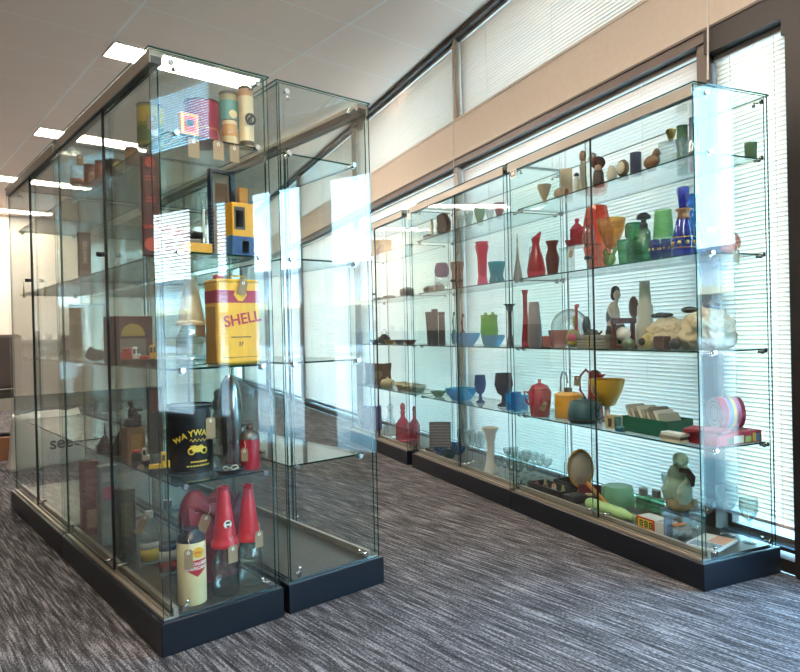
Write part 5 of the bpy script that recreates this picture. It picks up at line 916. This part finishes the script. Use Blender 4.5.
frilly((RP(2.002, 0.160, S4), 0.1925, 0.0776), 'turquoise frilled glass bowl on the fourth shelf, by the blue goblet'); rv((RP(2.299, 0.150, S4), 0.1161, 0.0371), 'bowl', 'moss green shallow glass bowl at the far end of the fourth shelf', [(.4, 0), (.5, .1), (.9, .8), (1, 1)], CG('#3f8a62', .6), 'bowl')
GOB = [(.7, 0), (.75, .04), (.3, .12), (.25, .3), (.7, .4), (1, .65), (.85, 1)]
rv((RP(1.796, 0.180, S4), 0.0737, 0.1706), 'goblet', 'slate blue glass goblet behind the turquoise bowl', GOB, CG('#2f6aa0', .6)); rv((RP(1.563, 0.200, S4), 0.1107, 0.1932), 'goblet', 'large dark smoky goblet with a blue stem', GOB, CG('#3a3f50', .6))
for i, a in enumerate(((RP(1.384, 0.120, S4), 0.0497, 0.0950), (RP(1.315, 0.120, S4), 0.0489, 0.1057), (RP(1.345, 0.190, S4), 0.0469, 0.0828))):
    rv(a, 'tumbler', ['turquoise ribbed tumbler, farthest of three by the dark goblet', 'turquoise ribbed tumbler, middle of three by the dark goblet', 'turquoise ribbed tumbler, nearest the red enamel pot'][i], [(.8, 0), (.85, .05), (1, 1)], TQ, rib=.05, nrib=8)
# floor level: flutes, white vase, many clear glasses
for i, (v, n_) in enumerate(((2.0, .15), (1.945, .2), (1.90, .14), (1.86, .22), (1.815, .17))):
    P = RP(v, n_, SB); b = B(); b.lathe(FLUTE + [(.86, 1), (.9, .8), (.4, .5)], .026, .20, seg=18); solo(b, 'champagne_flute', 'tall clear champagne flute beside the white pedestal vase', 'champagne flute', P, CLEAR, group='champagne flutes by the white vase')
rv((RP(1.612, 0.130, SB), 0.1054, 0.2658), 'pedestal_vase', 'matt white pedestal vase with a flared rim', [(.75, 0), (.78, .04), (.55, .2), (.42, .35), (.42, .7), (.58, .74), (.6, .86), (1, .97), (1, 1)], M('#dfe2dc', .5), 'vase')
random.seed(11); k = 0
for i in range(7):
    for j in range(3):
        v = 1.69-.065*i + (.02 if j % 2 else 0); n_ = .11+.095*j
        if v > 1.66 and n_ < .16: continue
        if abs(v-1.218) < .055: continue
        if v < 1.25 or (abs(v-1.63) < .09 and abs(n_-.13) < .09): continue
        hh = random.choice([.10, .115, .13]); prof = WG if (i+j) % 2 else CG_
        stem((RP(v, n_, SB), .058, hh), 'small clear stemmed glass in the crowd of glassware on the cabinet floor', prof, group='clear stemware on the cabinet floor'); k += 1
P = RP(2.33, .17, SB); o = thing('ribbed_panel', 'grey ribbed panel standing against the back, by the red decanters', 'panel', P, -.55); B().box(-.075, -.006, 0, .075, .006, .21, .003).build('panel', M('#6f6e70', .5), o)
for i in range(9): B().box(-.07, -.0085, .02+.02*i, .07, -.0055, .028+.02*i).build('rib', M('#8a898c', .45), o)
BL = CG('#1464a8', .65)
for i, (v, n_, s_) in enumerate(((2.345, .3, .08), (2.23, .12, .09), (2.21, .24, .10), (2.11, .12, .09))):
    frilly((RP(v, n_, SB), s_, .05), ['deep blue glass dish nearest the grey ribbed panel', 'deep blue glass dish at the aisle side of the cabinet floor', 'deep blue glass dish behind the others', 'deep blue glass dish nearest the champagne flutes'][i], BL if i != 3 else CG('#1f5f70', .6))
# ---------------- far cabinet
P, w_, h_ = (RP(3.455, 0.220, S1), 0.2205, 0.1599); o = thing('picture_plaque', 'tan square plaque with a brown animal picture on the top shelf', 'plaque', P, -.5); w_ *= .9; B().box(-w_/2, -.01, 0, w_/2, .01, h_, .003).build('plaque', M('#b39a6c', .6), o); b = B(); b.ball((0, -.011, h_*.4), w_*.2, .003, h_*.22).ball((.01, -.011, h_*.65), w_*.12, .003, h_*.14); b.build('animal_picture', M('#7a6044', .6), o)
for i, (v, c, l, hh) in enumerate(((3.32, '#2c2a2a', 'low black dish on the second shelf of the far cabinet', .025), (3.12, '#3a3634', 'dark pewter tray on the second shelf of the far cabinet', .03), (2.78, '#7c7672', 'brown silver box on the second shelf of the far cabinet', .07))):
    b = B(); b.lathe([(.8, 0), (1, .3), (.95, .8), (.5, 1)], .055, hh); solo(b, 'silver_dish', l, 'dish', RP(v, .15, S2), M(c, .4, .5))
P, w_, h_ = (RP(3.244, 0.150, S3), 0.1141, 0.1214); o = thing('spirit_kettle', 'small dark kettle with a wire handle on a stand', 'kettle', P); B().lathe([(.5, 0), (.9, .1), (.9, .4), (.4, .6), (.3, .66)], w_/2, h_).build('body', M('#3a3836', .3, .6), o); B().tube([(0, -w_*.4, h_*.4), (0, -w_*.45, h_*.8), (0, 0, h_), (0, w_*.45, h_*.8), (0, w_*.4, h_*.4)], .003).build('handle', M('#4a4846', .3, .6), o); B().tube([(0, -w_*.4, h_*.2), (0, -w_*.7, h_*.4)], .005).build('spout', M('#3a3836', .3, .6), o)
for i, (v, c, l) in enumerate(((3.38, '#2a2826', 'dark bowl, far end of the third shelf of the far cabinet'), (3.0, '#a8842c', 'little brass dish under the dark kettle'), (2.86, '#3c3634', 'dark carved dish beside the dark kettle'), (2.68, '#6a2f2c', 'dark red dish beside the smoky glass'))):
    b = B(); b.hollow([(.5, 0), (.7, .2), (1, 1)], .05, .035, .1); solo(b, 'dish', l, 'dish', RP(v, .12 if i != 1 else .10, S3), M(c, .4))
P, w_, h_ = (RP(3.542, 0.210, S4), 0.2755, 0.1835); o = thing('carved_board', 'brown carved wooden board standing on the fourth shelf', 'board', P, -.6); w_ *= .85; b = B(); b.prism([(-w_/2, 0), (w_/2, 0), (w_*.46, h_*.5), (w_/2, h_), (w_*.2, h_*.97), (-w_/2, h_), (-w_*.47, h_*.5)], .014); b.build('board', M('#6d5240', .6), o); B().ball((0, -.001, h_*.45), w_*.16, .003, h_*.2).build('carved_picture', M('#9a8468', .6), o)
P, w_, h_ = (RP(3.123, 0.120, S4), 0.1354, 0.0900); o = thing('teapot', 'cream rounded teapot on the fourth shelf of the far cabinet', 'teapot', P); CR = M('#c8bd96', .3); B().lathe([(.6, 0), (.8, .05), (1, .4), (.8, .75), (.4, .82)], w_*.45, h_).build('body', CR, o); B().lathe([(.4, .82), (.2, .88), (.1, .9), (.15, 1), (0, 1)], w_*.45, h_).build('lid', CR, o); B().tube([(0, -w_*.4, h_*.35), (0, -w_*.6, h_*.55), (0, -w_*.65, h_*.75)], .006).build('spout', CR, o); B().tube([(0, w_*.4, h_*.7), (0, w_*.62, h_*.6), (0, w_*.42, h_*.3)], .005).build('handle', CR, o)
for i, (v, c, l) in enumerate(((2.92, '#c8bd96', 'cream sugar bowl next to the cream teapot'), (2.78, '#bdb79a', 'cream milk dish on the fourth shelf of the far cabinet'), (2.64, '#a8b09a', 'pale green dish, near end of the far cabinet shelf'))):
    b = B(); b.hollow([(.5, 0), (.7, .1), (1, .7), (.9, 1)], .06, .06, .1); solo(b, 'bowl', l, 'bowl', RP(v, .16, S4), M(c, .35))
P, w_, h_ = (RP(3.578, 0.160, SB), 0.1899, 0.2356); o = thing('gift_bag', 'violet blue paper bag on the floor of the far cabinet', 'bag', P, -.4); B().box(-w_*.42, -.04, 0, w_*.42, .04, h_*.85, .003).build('bag', M('#5a5f9c', .6), o); B().tube([(-.04, -.041, h_*.8), (-.03, -.041, h_*.98), (.03, -.041, h_*.98), (.04, -.041, h_*.8)], .002).build('handle', M('#c8c8d8'), o)
P, w_, h_ = (RP(3.132, 0.140, SB), 0.0959, 0.2685); o = thing('decanter', 'clear cut glass decanter beside the red decanters', 'decanter', P); B().lathe([(.9, 0), (1, .03), (1, .2), (.5, .55), (.3, .7), (.4, .76)], w_*.6, h_, rib=.04, nrib=8, seg=32).build('body', CLEAR, o); B().lathe([(.28, .76), (.6, .9), (.1, 1)], w_*.5, h_).build('stopper', CLEAR, o)
for (a, l) in (((RP(2.920, 0.155, SB), 0.0847, 0.2867), 'red cut glass decanter with stopper, nearer the clear decanter'), ((RP(2.958, 0.270, SB), 0.0626, 0.2521), 'dark red glass decanter behind the other red one')):
    P, w_, h_ = a; o = thing('decanter', l, 'decanter', P); RD = CG('#b52838', .6); B().lathe([(.9, 0), (1, .04), (1, .42), (.7, .52), (.3, .62), (.3, .74), (.45, .77)], w_*.72, h_, seg=8).build('body', RD, o); B().lathe([(.25, .775), (.5, .85), (.5, .93), (.2, 1)], w_*.5, h_, seg=8).build('stopper', RD, o)
# ================================================================ the room behind
P = (Vector((1.13, 5.48, 0)), .2); o = thing('tote_bag', 'white calico bag with dark lettering on the carpet behind the cabinets', 'bag', P)
b = B(); W_, H_, D_ = .54, .40, .16; N1 = 22
def ring(z, k, pinch): return [Vector((W_/2*k*math.copysign(abs(cos(a))**.5, cos(a)), D_/2*pinch*math.copysign(abs(sin(a))**.6, sin(a)), z + .012*sin(5*a)*(z/H_))) for a in [2*pi*i/N1 for i in range(N1)]]
rings = [[b.bm.verts.new(v) for v in ring(z, k_, p_)] for z, k_, p_ in ((0.001, 1.06, .9), (.03, 1.02, 1.0), (.12, .97, 1.05), (.25, .93, 1.0), (.36, .90, .7), (.40, .88, .5), (.385, .86, .42), (.30, .84, .4))]
for r1, r2 in zip(rings, rings[1:]):
    for i in range(N1): b.bm.faces.new((r1[i], r1[(i+1) % N1], r2[(i+1) % N1], r2[i])).smooth = True
b.bm.faces.new(rings[0][::-1]); b.bm.faces.new(rings[-1])
b.build('bag', M('#efe9e1', .8, bump=.4), o); text('seed', .13, M('#4a4644'), o, T(.09, -.098, .17), depth=.002)
P = (Vector((.90, 6.9, 0)), 0); o = thing('office_chair', 'dark office chair partly out of sight beyond the cabinets', 'chair', P, .4)
for i in range(5):
    a = 2*pi*i/5-.35; B().tube([(0, 0, .1), (.3*cos(a), .3*sin(a), .085)], [.03, .018]).build('base_arm', BLACK, o); B().cyl((.3*cos(a)-.02, .3*sin(a), .032), (.3*cos(a)+.02, .3*sin(a), .032), .03).build('castor', BLACK, o)
B().cyl((0, 0, .1), (0, 0, .44), .028).build('column', DARKM, o); B().box(-.23, -.23, .43, .23, .23, .51, .03, seg=3).build('seat', M('#3a3330', .8), o); B().box(-.22, -.27, .52, .22, -.20, 1.0, .03, seg=3).build('backrest', M('#453b37', .8), o); B().cyl((0, -.2, .45), (0, -.22, .56), .02).build('back_bracket', BLACK, o)
P = (Vector((.93, 5.98, 0)), 0); b = B(); b.box(-.07, -.04, .001, .07, .04, .18, .004); solo(b, 'paper_bag', 'brown paper bag behind the white calico bag', 'bag', P, M('#7a5238', .8))
struct(B().box(1.2, 10.2, 0, 4.6, 10.26, .92).box(1.2, 10.1, .92, 4.6, 10.36, .95), 'wall_partition', GREYP)
for i, (x, c, hh) in enumerate(((2.0, '#8a8078', .12), (2.16, '#a89e94', .09), (2.32, '#8f8a80', .1), (2.6, '#6a625c', .2))):
    b = B(); b.lathe([(.9, 0), (1, .1), (.8, .8), (.5, 1)], .05, hh); solo(b, 'jar', ['brown grey jar, first on the far partition', 'pale jar, second on the far partition', 'grey jar, third on the far partition', 'tall dark jar on the far partition'][i], 'jar', (Vector((x, 10.23, .952)), 0), M(c, .5))
# cream steel cupboards beyond the cabinets
for i, (x, y) in enumerate(((3.05, 8.3), (3.55, 8.3))):
    o = thing('filing_cupboard', ['cream steel cupboard beyond the glass cabinets, nearer the partition', 'cream steel cupboard beyond the glass cabinets, nearer the windows'][i], 'cupboard', (Vector((x, y, 0)), 0)); B().box(0, 0, .001, .48, .4, .92, .004).build('body', M('#c9c4a4', .5), o)
    for s in (0, 1): d = B().box(.01+.235*s, -.016, .04, .235+.235*s, -.001, .9, .003).build('door', M('#cfcaaa', .45), o); B().box(.2+.05*s, -.028, .45, .215+.05*s, -.0165, .55, .002).build('handle', ALU, d)
